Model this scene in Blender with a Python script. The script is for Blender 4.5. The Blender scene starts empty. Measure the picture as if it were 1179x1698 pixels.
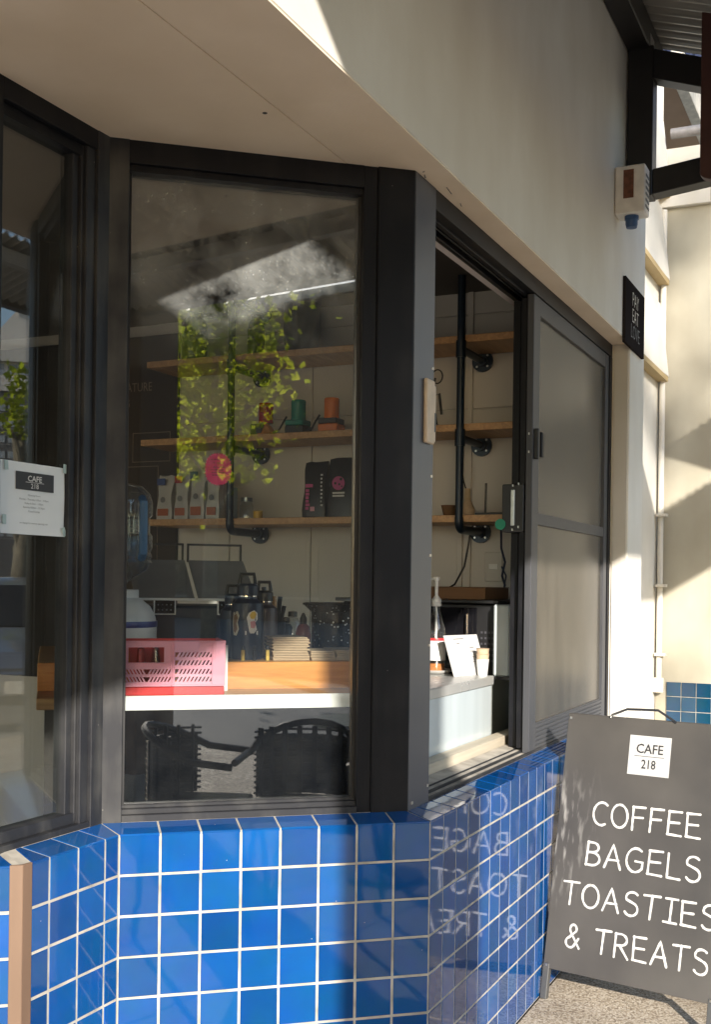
import bpy, bmesh, math, random
from mathutils import Vector, Matrix
R = math.radians
rnd = random.Random(7)
SC = bpy.context.scene
COL = SC.collection

# ------------------------------------------------------------------ camera, light, exposure
EYE = 1.42
cd = bpy.data.cameras.new('camera'); cam = bpy.data.objects.new('camera', cd); COL.objects.link(cam)
cam.location = (0, 0, EYE); cam.rotation_euler = (math.pi/2, -0.0128, 0)
cd.sensor_fit = 'VERTICAL'; cd.sensor_height = 24.0
cd.lens = 24.0*1900/1698.0
cd.shift_y = (967-849)/1698.0
cd.shift_x = 0.0
cd.clip_start = 0.05; cd.clip_end = 2000
SC.camera = cam

SUN_AZ, SUN_EL = R(10.0), R(19.6)      # azimuth measured from behind the camera (-Y) towards +X
hx, hy = math.sin(SUN_AZ), -math.cos(SUN_AZ)
sl = bpy.data.lights.new('sun', 'SUN'); so = bpy.data.objects.new('sun', sl); COL.objects.link(so)
sl.energy = 2.7; sl.angle = R(0.55); sl.color = (1.0, 0.925, 0.83)
so.rotation_euler = Vector((hx*math.cos(SUN_EL), hy*math.cos(SUN_EL), math.sin(SUN_EL))).to_track_quat('Z', 'Y').to_euler()
so.location = (3, -10, 8)
W = bpy.data.worlds.new('World'); SC.world = W; W.use_nodes = True
wn = W.node_tree.nodes; bg = wn.get('Background') or wn.new('ShaderNodeBackground')
sky = wn.new('ShaderNodeTexSky'); sky.sky_type = 'NISHITA'; sky.sun_disc = False
sky.sun_elevation = R(19.6); sky.sun_rotation = R(170); sky.air_density = 1.0; sky.dust_density = 0.8
W.node_tree.links.new(sky.outputs[0], bg.inputs[0]); bg.inputs[1].default_value = 0.11
SC.view_settings.view_transform = 'Standard'; SC.view_settings.look = 'None'
SC.view_settings.exposure = 1.82; SC.view_settings.gamma = 1.0
SC.view_settings.use_curve_mapping = False
cy = SC.cycles; cy.max_bounces = 10; cy.transparent_max_bounces = 24; cy.diffuse_bounces = 6; cy.glossy_bounces = 6
cy.use_denoising = True; cy.sample_clamp_indirect = 6.0
cy.caustics_reflective = False; cy.caustics_refractive = False

# ------------------------------------------------------------------ frames of reference
TA = R(65.0)           # street line: direction of the receding wall
TM = R(15.0)           # direction of the window bay that faces us
def rot(v, a): return (v[0]*math.cos(a)-v[1]*math.sin(a), v[0]*math.sin(a)+v[1]*math.cos(a))
class Frame:
    def __init__(s, o, ang):
        s.o = o; s.ang = ang; s.u = rot((1, 0), ang); s.n = rot((0, 1), ang)   # n points inward (depth)
    def p(s, x, y, z=0.0):
        return Vector((s.o[0]+s.u[0]*x+s.n[0]*y, s.o[1]+s.u[1]*x+s.n[1]*y, z))
P2 = (0.205, 2.994)
um = (math.cos(TM), math.sin(TM)); ua = (math.cos(TA), math.sin(TA))
P1 = (P2[0]-0.8*um[0], P2[1]-0.8*um[1])
P0 = (P1[0]-0.344*ua[0], P1[1]-0.344*ua[1])
PF = (P0[0]-0.9*um[0], P0[1]-0.9*um[1])
FR = Frame(P2, TA); FM = Frame(P1, TM); FL = Frame(P0, TA); FF = Frame(PF, TM)
FWALL = Frame(tuple(FR.p(2.03, 0)[:2]), TA+math.pi/2)     # shelf wall: x runs inward into the shop, y = beyond the wall
K = math.tan((TA-TM)/2)                                       # corner offset factor

# ------------------------------------------------------------------ mesh helpers
class MB:
    def __init__(s): s.v = []; s.f = []
    def add(s, vs, fs):
        b = len(s.v); s.v += [tuple(v) for v in vs]; s.f += [tuple(i+b for i in f) for f in fs]; return s
    def box(s, x0, x1, y0, y1, z0, z1):
        vs = [(x, y, z) for x in (x0, x1) for y in (y0, y1) for z in (z0, z1)]
        return s.add(vs, [(0, 1, 3, 2), (4, 6, 7, 5), (0, 4, 5, 1), (2, 3, 7, 6), (0, 2, 6, 4), (1, 5, 7, 3)])
    def obox(s, c, ux, uy, uz, hx_, hy_, hz_):
        c = Vector(c); ux = Vector(ux).normalized(); uy = Vector(uy).normalized(); uz = Vector(uz).normalized()
        vs = [c+ux*hx_*i+uy*hy_*j+uz*hz_*k for i in (-1, 1) for j in (-1, 1) for k in (-1, 1)]
        return s.add(vs, [(0, 1, 3, 2), (4, 6, 7, 5), (0, 4, 5, 1), (2, 3, 7, 6), (0, 2, 6, 4), (1, 5, 7, 3)])
    def prism(s, poly, z0, z1):
        n = len(poly); vs = [(p[0], p[1], z0) for p in poly]+[(p[0], p[1], z1) for p in poly]
        return s.add(vs, [tuple(range(n-1, -1, -1)), tuple(range(n, 2*n))]+[(i, (i+1) % n, n+(i+1) % n, n+i) for i in range(n)])
    def prismy(s, poly, y0, y1):     # polygon in (x,z), extruded along y
        n = len(poly); vs = [(p[0], y0, p[1]) for p in poly]+[(p[0], y1, p[1]) for p in poly]
        return s.add(vs, [tuple(range(n)), tuple(range(2*n-1, n-1, -1))]+[(i, n+i, n+(i+1) % n, (i+1) % n) for i in range(n)])
    def lathe(s, prof, c=(0, 0, 0), n=24, sq=1.0):
        vs = []; fs = []; m = len(prof)
        for i in range(n):
            a = 2*math.pi*i/n
            for r, z in prof: vs.append((c[0]+r*math.cos(a), c[1]+r*math.sin(a)*sq, c[2]+z))
        for i in range(n):
            j = (i+1) % n
            for k in range(m-1): fs.append((i*m+k, j*m+k, j*m+k+1, i*m+k+1))
        if prof[0][0] > 1e-6: fs.append(tuple(i*m for i in range(n-1, -1, -1)))
        if prof[-1][0] > 1e-6: fs.append(tuple(i*m+m-1 for i in range(n)))
        return s.add(vs, fs)
    def tube(s, pts, r, n=10, r1=None):
        pts = [Vector(p) for p in pts]; m = len(pts); vs = []; fs = []; up = None
        for i, p in enumerate(pts):
            t = (pts[min(i+1, m-1)]-pts[max(i-1, 0)]).normalized()
            if up is None: up = Vector((0, 0, 1)) if abs(t.z) < .9 else Vector((1, 0, 0))
            x = t.cross(up).normalized(); y = t.cross(x).normalized(); up = (-y if y.dot(up) < 0 else y)
            y = t.cross(x)
            rr = r if r1 is None else r+(r1-r)*i/(m-1)
            for k in range(n):
                a = 2*math.pi*k/n; vs.append(p+x*rr*math.cos(a)+y*rr*math.sin(a))
        for i in range(m-1):
            for k in range(n):
                l = (k+1) % n; fs.append((i*n+k, i*n+l, (i+1)*n+l, (i+1)*n+k))
        fs.append(tuple(range(n-1, -1, -1))); fs.append(tuple((m-1)*n+k for k in range(n)))
        return s.add(vs, fs)
    def mesh(s, name, bevel=0, smooth=False, seg=1):
        me = bpy.data.meshes.new(name); me.from_pydata(s.v, [], s.f); me.validate()
        bm = bmesh.new(); bm.from_mesh(me)
        bmesh.ops.recalc_face_normals(bm, faces=bm.faces)
        if bevel: bmesh.ops.bevel(bm, geom=list(bm.edges), offset=bevel, segments=seg, affect='EDGES', clamp_overlap=True)
        bm.to_mesh(me); bm.free()
        if smooth:
            me.polygons.foreach_set('use_smooth', [True]*len(me.polygons)); me.set_sharp_from_angle(angle=R(38))
        me.update(); return me
    def build(s, name, m, parent=None, bevel=0, smooth=False, seg=1):
        me = s.mesh(name, bevel, smooth, seg); return link(name, me, m, parent)
def link(name, me, m, parent=None):
    o = bpy.data.objects.new(name, me); COL.objects.link(o)
    if m is not None and not me.materials: me.materials.append(m)
    if parent is not None: o.parent = parent
    return o
def tag(o, label=None, cat=None, group=None, kind=None):
    if label: o['label'] = label
    if cat: o['category'] = cat
    if group: o['group'] = group
    if kind: o['kind'] = kind
    return o
def thing(name, label, cat, loc=(0, 0, 0), rz=0.0, group=None):
    o = bpy.data.objects.new(name, None); COL.objects.link(o); o.empty_display_size = .1
    o.location = loc; o.rotation_euler = (0, 0, rz); return tag(o, label, cat, group)
def at_frame(name, label, cat, F, x=0, y=0, z=0, rz=0, group=None):
    return thing(name, label, cat, F.p(x, y, z), F.ang+rz, group)
def struct(o): o['kind'] = 'structure'; return o

# ------------------------------------------------------------------ materials
MATS = {}
def newmat(name):
    m = bpy.data.materials.new(name); m.use_nodes = True; nt = m.node_tree
    return m, nt, nt.nodes['Principled BSDF']
def lin(c):
    return tuple((x/12.92 if x <= .04045 else ((x+.055)/1.055)**2.4) for x in c)
def mat(name, col, rough=.5, metal=0, var=.08, vs=6.0, bump=0, bs=120.0, spec=.5, coat=0, trans=0, stretch=None, emit=None, col2=None, rvar=.0):
    if name in MATS: return MATS[name]
    m, nt, b = newmat(name); N = nt.nodes; L = nt.links
    b.inputs['Roughness'].default_value = rough; b.inputs['Metallic'].default_value = metal
    b.inputs['Specular IOR Level'].default_value = spec
    if coat: b.inputs['Coat Weight'].default_value = coat; b.inputs['Coat Roughness'].default_value = .03
    if trans: b.inputs['Transmission Weight'].default_value = trans
    tc = N.new('ShaderNodeTexCoord'); mp = N.new('ShaderNodeMapping'); L.new(tc.outputs['Object'], mp.inputs[0])
    if stretch: mp.inputs['Scale'].default_value = stretch
    nz = N.new('ShaderNodeTexNoise'); nz.inputs['Scale'].default_value = vs; nz.inputs['Detail'].default_value = 6; L.new(mp.outputs[0], nz.inputs['Vector'])
    rp = N.new('ShaderNodeValToRGB'); rp.color_ramp.elements[0].position = .3; rp.color_ramp.elements[1].position = .7
    c2 = col2 or tuple(min(1, c*(1+var)) for c in col)
    rp.color_ramp.elements[0].color = (*[c*(1-var) for c in col], 1); rp.color_ramp.elements[1].color = (*c2, 1)
    L.new(nz.outputs['Fac'], rp.inputs[0]); L.new(rp.outputs[0], b.inputs['Base Color'])
    if rvar:
        mr = N.new('ShaderNodeMapRange'); mr.inputs['To Min'].default_value = max(0, rough-rvar); mr.inputs['To Max'].default_value = rough+rvar
        n3 = N.new('ShaderNodeTexNoise'); n3.inputs['Scale'].default_value = vs*3; n3.inputs['Detail'].default_value = 8; L.new(mp.outputs[0], n3.inputs['Vector'])
        L.new(n3.outputs['Fac'], mr.inputs[0]); L.new(mr.outputs[0], b.inputs['Roughness'])
    if bump:
        n2 = N.new('ShaderNodeTexNoise'); n2.inputs['Scale'].default_value = bs; n2.inputs['Detail'].default_value = 4; L.new(mp.outputs[0], n2.inputs['Vector'])
        bp = N.new('ShaderNodeBump'); bp.inputs['Strength'].default_value = bump; bp.inputs['Distance'].default_value = .002
        L.new(n2.outputs['Fac'], bp.inputs['Height']); L.new(bp.outputs[0], b.inputs['Normal'])
    MATS[name] = m; return m

def tile_mat(name, c0, c1):
    m, nt, b = newmat(name); N = nt.nodes; L = nt.links
    oi = N.new('ShaderNodeObjectInfo'); rp = N.new('ShaderNodeValToRGB')
    rp.color_ramp.elements[0].color = (*c0, 1); rp.color_ramp.elements[1].color = (*c1, 1)
    L.new(oi.outputs['Random'], rp.inputs[0])
    tc = N.new('ShaderNodeTexCoord')
    ad = N.new('ShaderNodeVectorMath'); ad.operation = 'ADD'; L.new(tc.outputs['Object'], ad.inputs[0])
    ml = N.new('ShaderNodeMath'); ml.operation = 'MULTIPLY'; ml.inputs[1].default_value = 37.0; L.new(oi.outputs['Random'], ml.inputs[0]); L.new(ml.outputs[0], ad.inputs[1])
    nz = N.new('ShaderNodeTexNoise'); nz.inputs['Scale'].default_value = 9; nz.inputs['Detail'].default_value = 8; L.new(ad.outputs[0], nz.inputs['Vector'])
    mx = N.new('ShaderNodeMix'); mx.data_type = 'RGBA'; mx.blend_type = 'MULTIPLY'; mx.inputs[0].default_value = .45
    L.new(rp.outputs[0], mx.inputs[6]); L.new(nz.outputs['Color'], mx.inputs[7])
    # faint grime specks
    v = N.new('ShaderNodeTexVoronoi'); v.inputs['Scale'].default_value = 55; L.new(ad.outputs[0], v.inputs['Vector'])
    lt = N.new('ShaderNodeMath'); lt.operation = 'LESS_THAN'; lt.inputs[1].default_value = .055; L.new(v.outputs['Distance'], lt.inputs[0])
    sp = N.new('ShaderNodeSeparateColor'); L.new(v.outputs['Color'], sp.inputs[0])
    g2 = N.new('ShaderNodeMath'); g2.operation = 'GREATER_THAN'; g2.inputs[1].default_value = .93; L.new(sp.outputs[0], g2.inputs[0])
    mm = N.new('ShaderNodeMath'); mm.operation = 'MULTIPLY'; L.new(lt.outputs[0], mm.inputs[0]); L.new(g2.outputs[0], mm.inputs[1])
    mx2 = N.new('ShaderNodeMix'); mx2.data_type = 'RGBA'; L.new(mm.outputs[0], mx2.inputs[0]); L.new(mx.outputs[2], mx2.inputs[6]); mx2.inputs[7].default_value = (.5, .5, .5, 1)
    L.new(mx2.outputs[2], b.inputs['Base Color'])
    b.inputs['Roughness'].default_value = .045; b.inputs['Specular IOR Level'].default_value = .65
    n2 = N.new('ShaderNodeTexNoise'); n2.inputs['Scale'].default_value = 14; n2.inputs['Detail'].default_value = 2; L.new(ad.outputs[0], n2.inputs['Vector'])
    bp = N.new('ShaderNodeBump'); bp.inputs['Strength'].default_value = .10; bp.inputs['Distance'].default_value = .002
    L.new(n2.outputs['Fac'], bp.inputs['Height']); L.new(bp.outputs[0], b.inputs['Normal'])
    return m

def pane_mat(name, tint=(.86, .89, .87), dust=.012, speck=.15, refl=1.0, rough=0.0, zdust=None):
    """window glass: see-through, Schlick reflection on every face, a little dust"""
    m = bpy.data.materials.new(name); m.use_nodes = True; nt = m.node_tree; N = nt.nodes; L = nt.links
    N.remove(N['Principled BSDF']); out = N['Material Output']
    g = N.new('ShaderNodeNewGeometry'); d = N.new('ShaderNodeVectorMath'); d.operation = 'DOT_PRODUCT'
    L.new(g.outputs['Normal'], d.inputs[0]); L.new(g.outputs['Incoming'], d.inputs[1])
    ab = N.new('ShaderNodeMath'); ab.operation = 'ABSOLUTE'; L.new(d.outputs['Value'], ab.inputs[0])
    om = N.new('ShaderNodeMath'); om.operation = 'SUBTRACT'; om.inputs[0].default_value = 1; L.new(ab.outputs[0], om.inputs[1])
    pw = N.new('ShaderNodeMath'); pw.operation = 'POWER'; pw.inputs[1].default_value = 5; L.new(om.outputs[0], pw.inputs[0])
    ma = N.new('ShaderNodeMath'); ma.operation = 'MULTIPLY_ADD'; ma.inputs[1].default_value = .95*refl; ma.inputs[2].default_value = .045*refl; L.new(pw.outputs[0], ma.inputs[0])
    tr = N.new('ShaderNodeBsdfTransparent'); tr.inputs[0].default_value = (*[math.sqrt(t) for t in tint], 1)
    gl = N.new('ShaderNodeBsdfGlossy'); gl.inputs['Roughness'].default_value = rough; gl.inputs['Color'].default_value = (1, 1, 1, 1)
    mx = N.new('ShaderNodeMixShader'); L.new(ma.outputs[0], mx.inputs[0]); L.new(tr.outputs[0], mx.inputs[1]); L.new(gl.outputs[0], mx.inputs[2])
    df = N.new('ShaderNodeBsdfDiffuse'); df.inputs[0].default_value = (.75, .77, .75, 1)
    tc = N.new('ShaderNodeTexCoord')
    v = N.new('ShaderNodeTexVoronoi'); v.inputs['Scale'].default_value = 110; L.new(tc.outputs['Object'], v.inputs['Vector'])
    sp = N.new('ShaderNodeSeparateColor'); L.new(v.outputs['Color'], sp.inputs[0])
    nz = N.new('ShaderNodeTexNoise'); nz.inputs['Scale'].default_value = 7; nz.inputs['Detail'].default_value = 10; nz.inputs['Roughness'].default_value = .75; L.new(tc.outputs['Object'], nz.inputs['Vector'])
    th = N.new('ShaderNodeMapRange'); th.inputs['From Min'].default_value = .45; th.inputs['From Max'].default_value = .7; th.inputs['To Min'].default_value = .0; th.inputs['To Max'].default_value = .30; L.new(sp.outputs[0], th.inputs[0])
    lt = N.new('ShaderNodeMath'); lt.operation = 'LESS_THAN'; L.new(v.outputs['Distance'], lt.inputs[0])
    tm = N.new('ShaderNodeMath'); tm.operation = 'MULTIPLY'; L.new(th.outputs[0], tm.inputs[0]); L.new(nz.outputs['Fac'], tm.inputs[1]); L.new(tm.outputs[0], lt.inputs[1])
    sm = N.new('ShaderNodeMath'); sm.operation = 'MULTIPLY'; sm.inputs[1].default_value = speck; L.new(lt.outputs[0], sm.inputs[0])
    dm = N.new('ShaderNodeMath'); dm.operation = 'MULTIPLY_ADD'; dm.inputs[1].default_value = dust*2.0; dsq = N.new('ShaderNodeMapRange'); dsq.inputs['From Min'].default_value = .36; dsq.inputs['From Max'].default_value = .78; L.new(nz.outputs['Fac'], dsq.inputs[0]); L.new(dsq.outputs[0], dm.inputs[0]); L.new(sm.outputs[0], dm.inputs[2])
    if zdust:      # dust thickened towards the top so the sun patch there shows brighter
        sx = N.new('ShaderNodeSeparateXYZ'); L.new(tc.outputs['Object'], sx.inputs[0])
        zr = N.new('ShaderNodeMapRange'); zr.inputs['From Min'].default_value = zdust[0]; zr.inputs['From Max'].default_value = zdust[1]; zr.inputs['To Min'].default_value = .05; zr.inputs['To Max'].default_value = 1; L.new(sx.outputs[2], zr.inputs[0])
        zm = N.new('ShaderNodeMath'); zm.operation = 'MULTIPLY'; L.new(zr.outputs[0], zm.inputs[0]); L.new(dm.outputs[0], zm.inputs[1]); dm = zm
    m2 = N.new('ShaderNodeMixShader'); L.new(dm.outputs[0], m2.inputs[0]); L.new(mx.outputs[0], m2.inputs[1]); L.new(df.outputs[0], m2.inputs[2])
    L.new(m2.outputs[0], out.inputs['Surface']); MATS[name] = m; return m

def wood_mat(name, c0, c1, rough=.45):
    m, nt, b = newmat(name); N = nt.nodes; L = nt.links
    tc = N.new('ShaderNodeTexCoord'); mp = N.new('ShaderNodeMapping'); mp.inputs['Scale'].default_value = (1.2, 14, 14); L.new(tc.outputs['Object'], mp.inputs[0])
    nz = N.new('ShaderNodeTexNoise'); nz.inputs['Scale'].default_value = 3; nz.inputs['Detail'].default_value = 10; nz.inputs['Distortion'].default_value = 1.2; L.new(mp.outputs[0], nz.inputs['Vector'])
    rp = N.new('ShaderNodeValToRGB'); rp.color_ramp.elements[0].position = .3; rp.color_ramp.elements[1].position = .7
    rp.color_ramp.elements[0].color = (*c0, 1); rp.color_ramp.elements[1].color = (*c1, 1); L.new(nz.outputs['Fac'], rp.inputs[0]); L.new(rp.outputs[0], b.inputs['Base Color'])
    b.inputs['Roughness'].default_value = rough; return m

def aggregate_mat(name, dark=(.16, .12, .08), mid=(.42, .33, .22), light=(.62, .53, .40), scale=170):
    m, nt, b = newmat(name); N = nt.nodes; L = nt.links
    tc = N.new('ShaderNodeTexCoord'); v = N.new('ShaderNodeTexVoronoi'); v.inputs['Scale'].default_value = scale; L.new(tc.outputs['Object'], v.inputs['Vector'])
    sp = N.new('ShaderNodeSeparateColor'); L.new(v.outputs['Color'], sp.inputs[0])
    rp = N.new('ShaderNodeValToRGB'); e = rp.color_ramp.elements; e[0].color = (*dark, 1); e[1].color = (*light, 1); e.new(.45).color = (*mid, 1); L.new(sp.outputs[0], rp.inputs[0])
    nz = N.new('ShaderNodeTexNoise'); nz.inputs['Scale'].default_value = 2.5; nz.inputs['Detail'].default_value = 8; L.new(tc.outputs['Object'], nz.inputs['Vector'])
    r2 = N.new('ShaderNodeValToRGB'); r2.color_ramp.elements[0].color = (.65, .63, .6, 1); r2.color_ramp.elements[1].color = (1, 1, 1, 1); r2.color_ramp.elements[0].position = .3; r2.color_ramp.elements[1].position = .65; L.new(nz.outputs['Fac'], r2.inputs[0])
    mx = N.new('ShaderNodeMix'); mx.data_type = 'RGBA'; mx.blend_type = 'MULTIPLY'; mx.inputs[0].default_value = 1; L.new(rp.outputs[0], mx.inputs[6]); L.new(r2.outputs[0], mx.inputs[7]); L.new(mx.outputs[2], b.inputs['Base Color'])
    b.inputs['Roughness'].default_value = .8
    bp = N.new('ShaderNodeBump'); bp.inputs['Strength'].default_value = .5; bp.inputs['Distance'].default_value = .002; bp.invert = True; L.new(v.outputs['Distance'], bp.inputs['Height']); L.new(bp.outputs[0], b.inputs['Normal'])
    return m

def render_mat(name, col, stain=.12, rough=.75):
    """painted render wall: soft mottling, faint dirt runs, orange-peel bump"""
    m, nt, b = newmat(name); N = nt.nodes; L = nt.links
    tc = N.new('ShaderNodeTexCoord'); mp = N.new('ShaderNodeMapping'); mp.inputs['Scale'].default_value = (1.6, 1.6, .7); L.new(tc.outputs['Object'], mp.inputs[0])
    n1 = N.new('ShaderNodeTexNoise'); n1.inputs['Scale'].default_value = 2.0; n1.inputs['Detail'].default_value = 8; L.new(tc.outputs['Object'], n1.inputs['Vector'])
    n2 = N.new('ShaderNodeTexNoise'); n2.inputs['Scale'].default_value = 2.2; n2.inputs['Detail'].default_value = 8; L.new(mp.outputs[0], n2.inputs['Vector'])
    mu = N.new('ShaderNodeMath'); mu.operation = 'MULTIPLY'; L.new(n1.outputs['Fac'], mu.inputs[0]); L.new(n2.outputs['Fac'], mu.inputs[1])
    rp = N.new('ShaderNodeValToRGB'); rp.color_ramp.elements[0].position = .1; rp.color_ramp.elements[1].position = .38
    rp.color_ramp.elements[0].color = (*[c*(1-stain)*k for c, k in zip(col, (1, .97, .92))], 1); rp.color_ramp.elements[1].color = (*[min(1, c*(1+stain*.3)) for c in col], 1)
    L.new(mu.outputs[0], rp.inputs[0]); L.new(rp.outputs[0], b.inputs['Base Color']); b.inputs['Roughness'].default_value = rough
    n3 = N.new('ShaderNodeTexNoise'); n3.inputs['Scale'].default_value = 90; n3.inputs['Detail'].default_value = 3; L.new(tc.outputs['Object'], n3.inputs['Vector'])
    bp = N.new('ShaderNodeBump'); bp.inputs['Strength'].default_value = .25; bp.inputs['Distance'].default_value = .0012; L.new(n3.outputs['Fac'], bp.inputs['Height']); L.new(bp.outputs[0], b.inputs['Normal'])
    return m

def frame_mat(name, col, rough=.38, metal=.35, dirt=(.16, .15, .14), amount=.10):
    """dark anodised frame with dust streaks"""
    m, nt, b = newmat(name); N = nt.nodes; L = nt.links
    tc = N.new('ShaderNodeTexCoord'); mp = N.new('ShaderNodeMapping'); mp.inputs['Scale'].default_value = (9, 9, 1.1); L.new(tc.outputs['Object'], mp.inputs[0])
    n1 = N.new('ShaderNodeTexNoise'); n1.inputs['Scale'].default_value = 2.0; n1.inputs['Detail'].default_value = 10; L.new(mp.outputs[0], n1.inputs['Vector'])
    n2 = N.new('ShaderNodeTexNoise'); n2.inputs['Scale'].default_value = 7; n2.inputs['Detail'].default_value = 10; L.new(tc.outputs['Object'], n2.inputs['Vector'])
    mu = N.new('ShaderNodeMath'); mu.operation = 'MULTIPLY'; L.new(n1.outputs['Fac'], mu.inputs[0]); L.new(n2.outputs['Fac'], mu.inputs[1])
    mr = N.new('ShaderNodeMapRange'); mr.inputs['From Min'].default_value = .2; mr.inputs['From Max'].default_value = .45; mr.inputs['To Max'].default_value = amount; L.new(mu.outputs[0], mr.inputs[0])
    v = N.new('ShaderNodeTexVoronoi'); v.inputs['Scale'].default_value = 30; L.new(tc.outputs['Object'], v.inputs['Vector'])
    sp = N.new('ShaderNodeSeparateColor'); L.new(v.outputs['Color'], sp.inputs[0])
    lt = N.new('ShaderNodeMath'); lt.operation = 'LESS_THAN'; lt.inputs[1].default_value = .06; L.new(v.outputs['Distance'], lt.inputs[0])
    gt = N.new('ShaderNodeMath'); gt.operation = 'GREATER_THAN'; gt.inputs[1].default_value = .9; L.new(sp.outputs[0], gt.inputs[0])
    mm = N.new('ShaderNodeMath'); mm.operation = 'MULTIPLY'; L.new(lt.outputs[0], mm.inputs[0]); L.new(gt.outputs[0], mm.inputs[1])
    mxv = N.new('ShaderNodeMath'); mxv.operation = 'MAXIMUM'; L.new(mr.outputs[0], mxv.inputs[0]); L.new(mm.outputs[0], mxv.inputs[1])
    mx = N.new('ShaderNodeMix'); mx.data_type = 'RGBA'; L.new(mxv.outputs[0], mx.inputs[0]); mx.inputs[6].default_value = (*col, 1); mx.inputs[7].default_value = (*dirt, 1)
    L.new(mx.outputs[2], b.inputs['Base Color']); b.inputs['Metallic'].default_value = metal; b.inputs['Specular IOR Level'].default_value = .25
    r2 = N.new('ShaderNodeMapRange'); r2.inputs['To Min'].default_value = rough; r2.inputs['To Max'].default_value = min(1, rough+.3); L.new(mxv.outputs[0], r2.inputs[0]); L.new(r2.outputs[0], b.inputs['Roughness'])
    return m

M = {}
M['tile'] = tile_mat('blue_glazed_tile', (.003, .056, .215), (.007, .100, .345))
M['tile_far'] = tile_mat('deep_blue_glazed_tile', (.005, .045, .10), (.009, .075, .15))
M['grout'] = mat('grout', (.38, .35, .30), .9, var=.35, vs=14, bump=.3, bs=300)
M['frame'] = frame_mat('dark_window_frame', (.0045, .005, .0075), metal=0, rough=.42, amount=.07)
M['frame_dusty'] = frame_mat('dusty_window_frame', (.019, .020, .024), metal=0, rough=.5, amount=.34, dirt=(.16, .155, .14))
M['frame_grey'] = frame_mat('grey_screen_frame', (.065, .068, .076), rough=.45, metal=.2, amount=.25)
M['post_face'] = frame_mat('brushed_post_face', (.095, .102, .122), rough=.36, metal=.45, amount=.25, dirt=(.22, .21, .2))
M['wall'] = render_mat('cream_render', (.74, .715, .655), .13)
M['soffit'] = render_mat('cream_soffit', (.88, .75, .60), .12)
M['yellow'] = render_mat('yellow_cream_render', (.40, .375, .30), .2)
M['white_wall'] = render_mat('white_reveal_render', (.62, .60, .55), .10)
M['int_wall'] = mat('interior_cream_paint', (.54, .52, .485), .6, var=.06, vs=2)
M['int_dark'] = mat('interior_dark_paint', (.05, .04, .035), .6)
M['floor_in'] = mat('interior_floor', (.14, .12, .10), .5)
M['glass'] = pane_mat('dusty_window_glass', refl=2.1, zdust=(1.95, 2.2), dust=.085, speck=.22)
M['glass_side'] = pane_mat('side_window_glass', tint=(.72, .76, .74), dust=.006, speck=.05, refl=1.8)
M['glass_door'] = pane_mat('sash_glass', dust=.05)
M['black_film'] = mat('black_film', (.006, .007, .010), .06, spec=.15, var=.2, bump=.02, bs=4)
M['wood'] = wood_mat('oiled_timber', (.34, .17, .06), (.58, .33, .13))
M['shelf'] = wood_mat('shelf_timber', (.40, .22, .10), (.60, .36, .17))
M['ply'] = wood_mat('orange_timber', (.50, .20, .04), (.72, .33, .08), .4)
M['white_ledge'] = mat('white_ledge_paint', (.78, .78, .76), .4, var=.03)
M['pipe'] = mat('navy_steel_pipe', (.010, .020, .035), .35, metal=.3, var=.2, vs=20)
M['steel'] = mat('stainless_steel', (.55, .55, .53), .32, metal=1, var=.1, vs=3, stretch=(1, 1, 14), rvar=.1)
M['screw'] = mat('screw_steel', (.6, .6, .6), .3, metal=1)
M['black'] = mat('black_plastic', (.012, .012, .013), .4, var=.2)
M['blackgloss'] = mat('black_gloss', (.008, .008, .01), .08)
M['white'] = mat('white_plastic', (.74, .74, .72), .35, var=.03)
M['pink'] = mat('pink_plastic', (.72, .30, .40), .4, var=.04)
M['red'] = mat('red_plastic', (.62, .035, .04), .35, var=.1)
M['cup_red'] = mat('red_enamel', (.32, .012, .015), .25)
M['teal'] = mat('teal_enamel', (.01, .20, .16), .25)
M['orange'] = mat('orange_enamel', (.68, .17, .015), .25)
M['navy'] = mat('navy_powder_coat', (.010, .018, .042), .4, var=.1)
M['brown_flask'] = mat('brown_powder_coat', (.055, .035, .035), .4)
M['kraft'] = mat('kraft_paper', (.48, .36, .24), .8, var=.15, vs=60, stretch=(1, 1, 20))
M['card'] = mat('cardboard', (.16, .085, .04), .8)
M['paper'] = mat('white_paper', (.72, .74, .74), .6, var=.04, vs=9)
M['ink'] = mat('black_ink', (.03, .03, .032), .6)
M['greyink'] = mat('grey_ink', (.18, .19, .2), .7)
M['hotpink'] = mat('hot_pink_card', (.62, .03, .14), .6)
M['bag_black'] = mat('black_foil_bag', (.016, .016, .015), .35, bump=.6, bs=16, var=.2)
M['bag_pink'] = mat('pink_print', (.45, .06, .20), .5)
M['bag_white'] = mat('white_plastic_bag', (.50, .50, .50), .35, bump=.5, bs=14, var=.15)
M['blue_print'] = mat('blue_print', (.02, .06, .22), .5)
M['green_glass'] = mat('dark_green_glaze', (.012, .024, .016), .3, var=.2)
M['jug'] = pane_mat('clear_jug_plastic', tint=(.55, .62, .70), dust=.05, speck=0, refl=1.7, rough=.06)
M['jarglass'] = pane_mat('clear_glassware', tint=(.72, .76, .76), dust=.03, speck=0, refl=1.6)
M['jug_blue'] = mat('blue_jug_handle', (.05, .17, .36), .35)
M['syrup'] = mat('amber_syrup', (.55, .20, .05), .15)
M['chalk'] = mat('white_paint_marker', (.60, .59, .565), .8, var=.08, vs=50)
M['sign_plain'] = mat('chalkboard_plain', (.088, .083, .077), .42, var=.30, vs=3.0, rvar=.10, bump=.15, bs=50, spec=.5)
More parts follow.
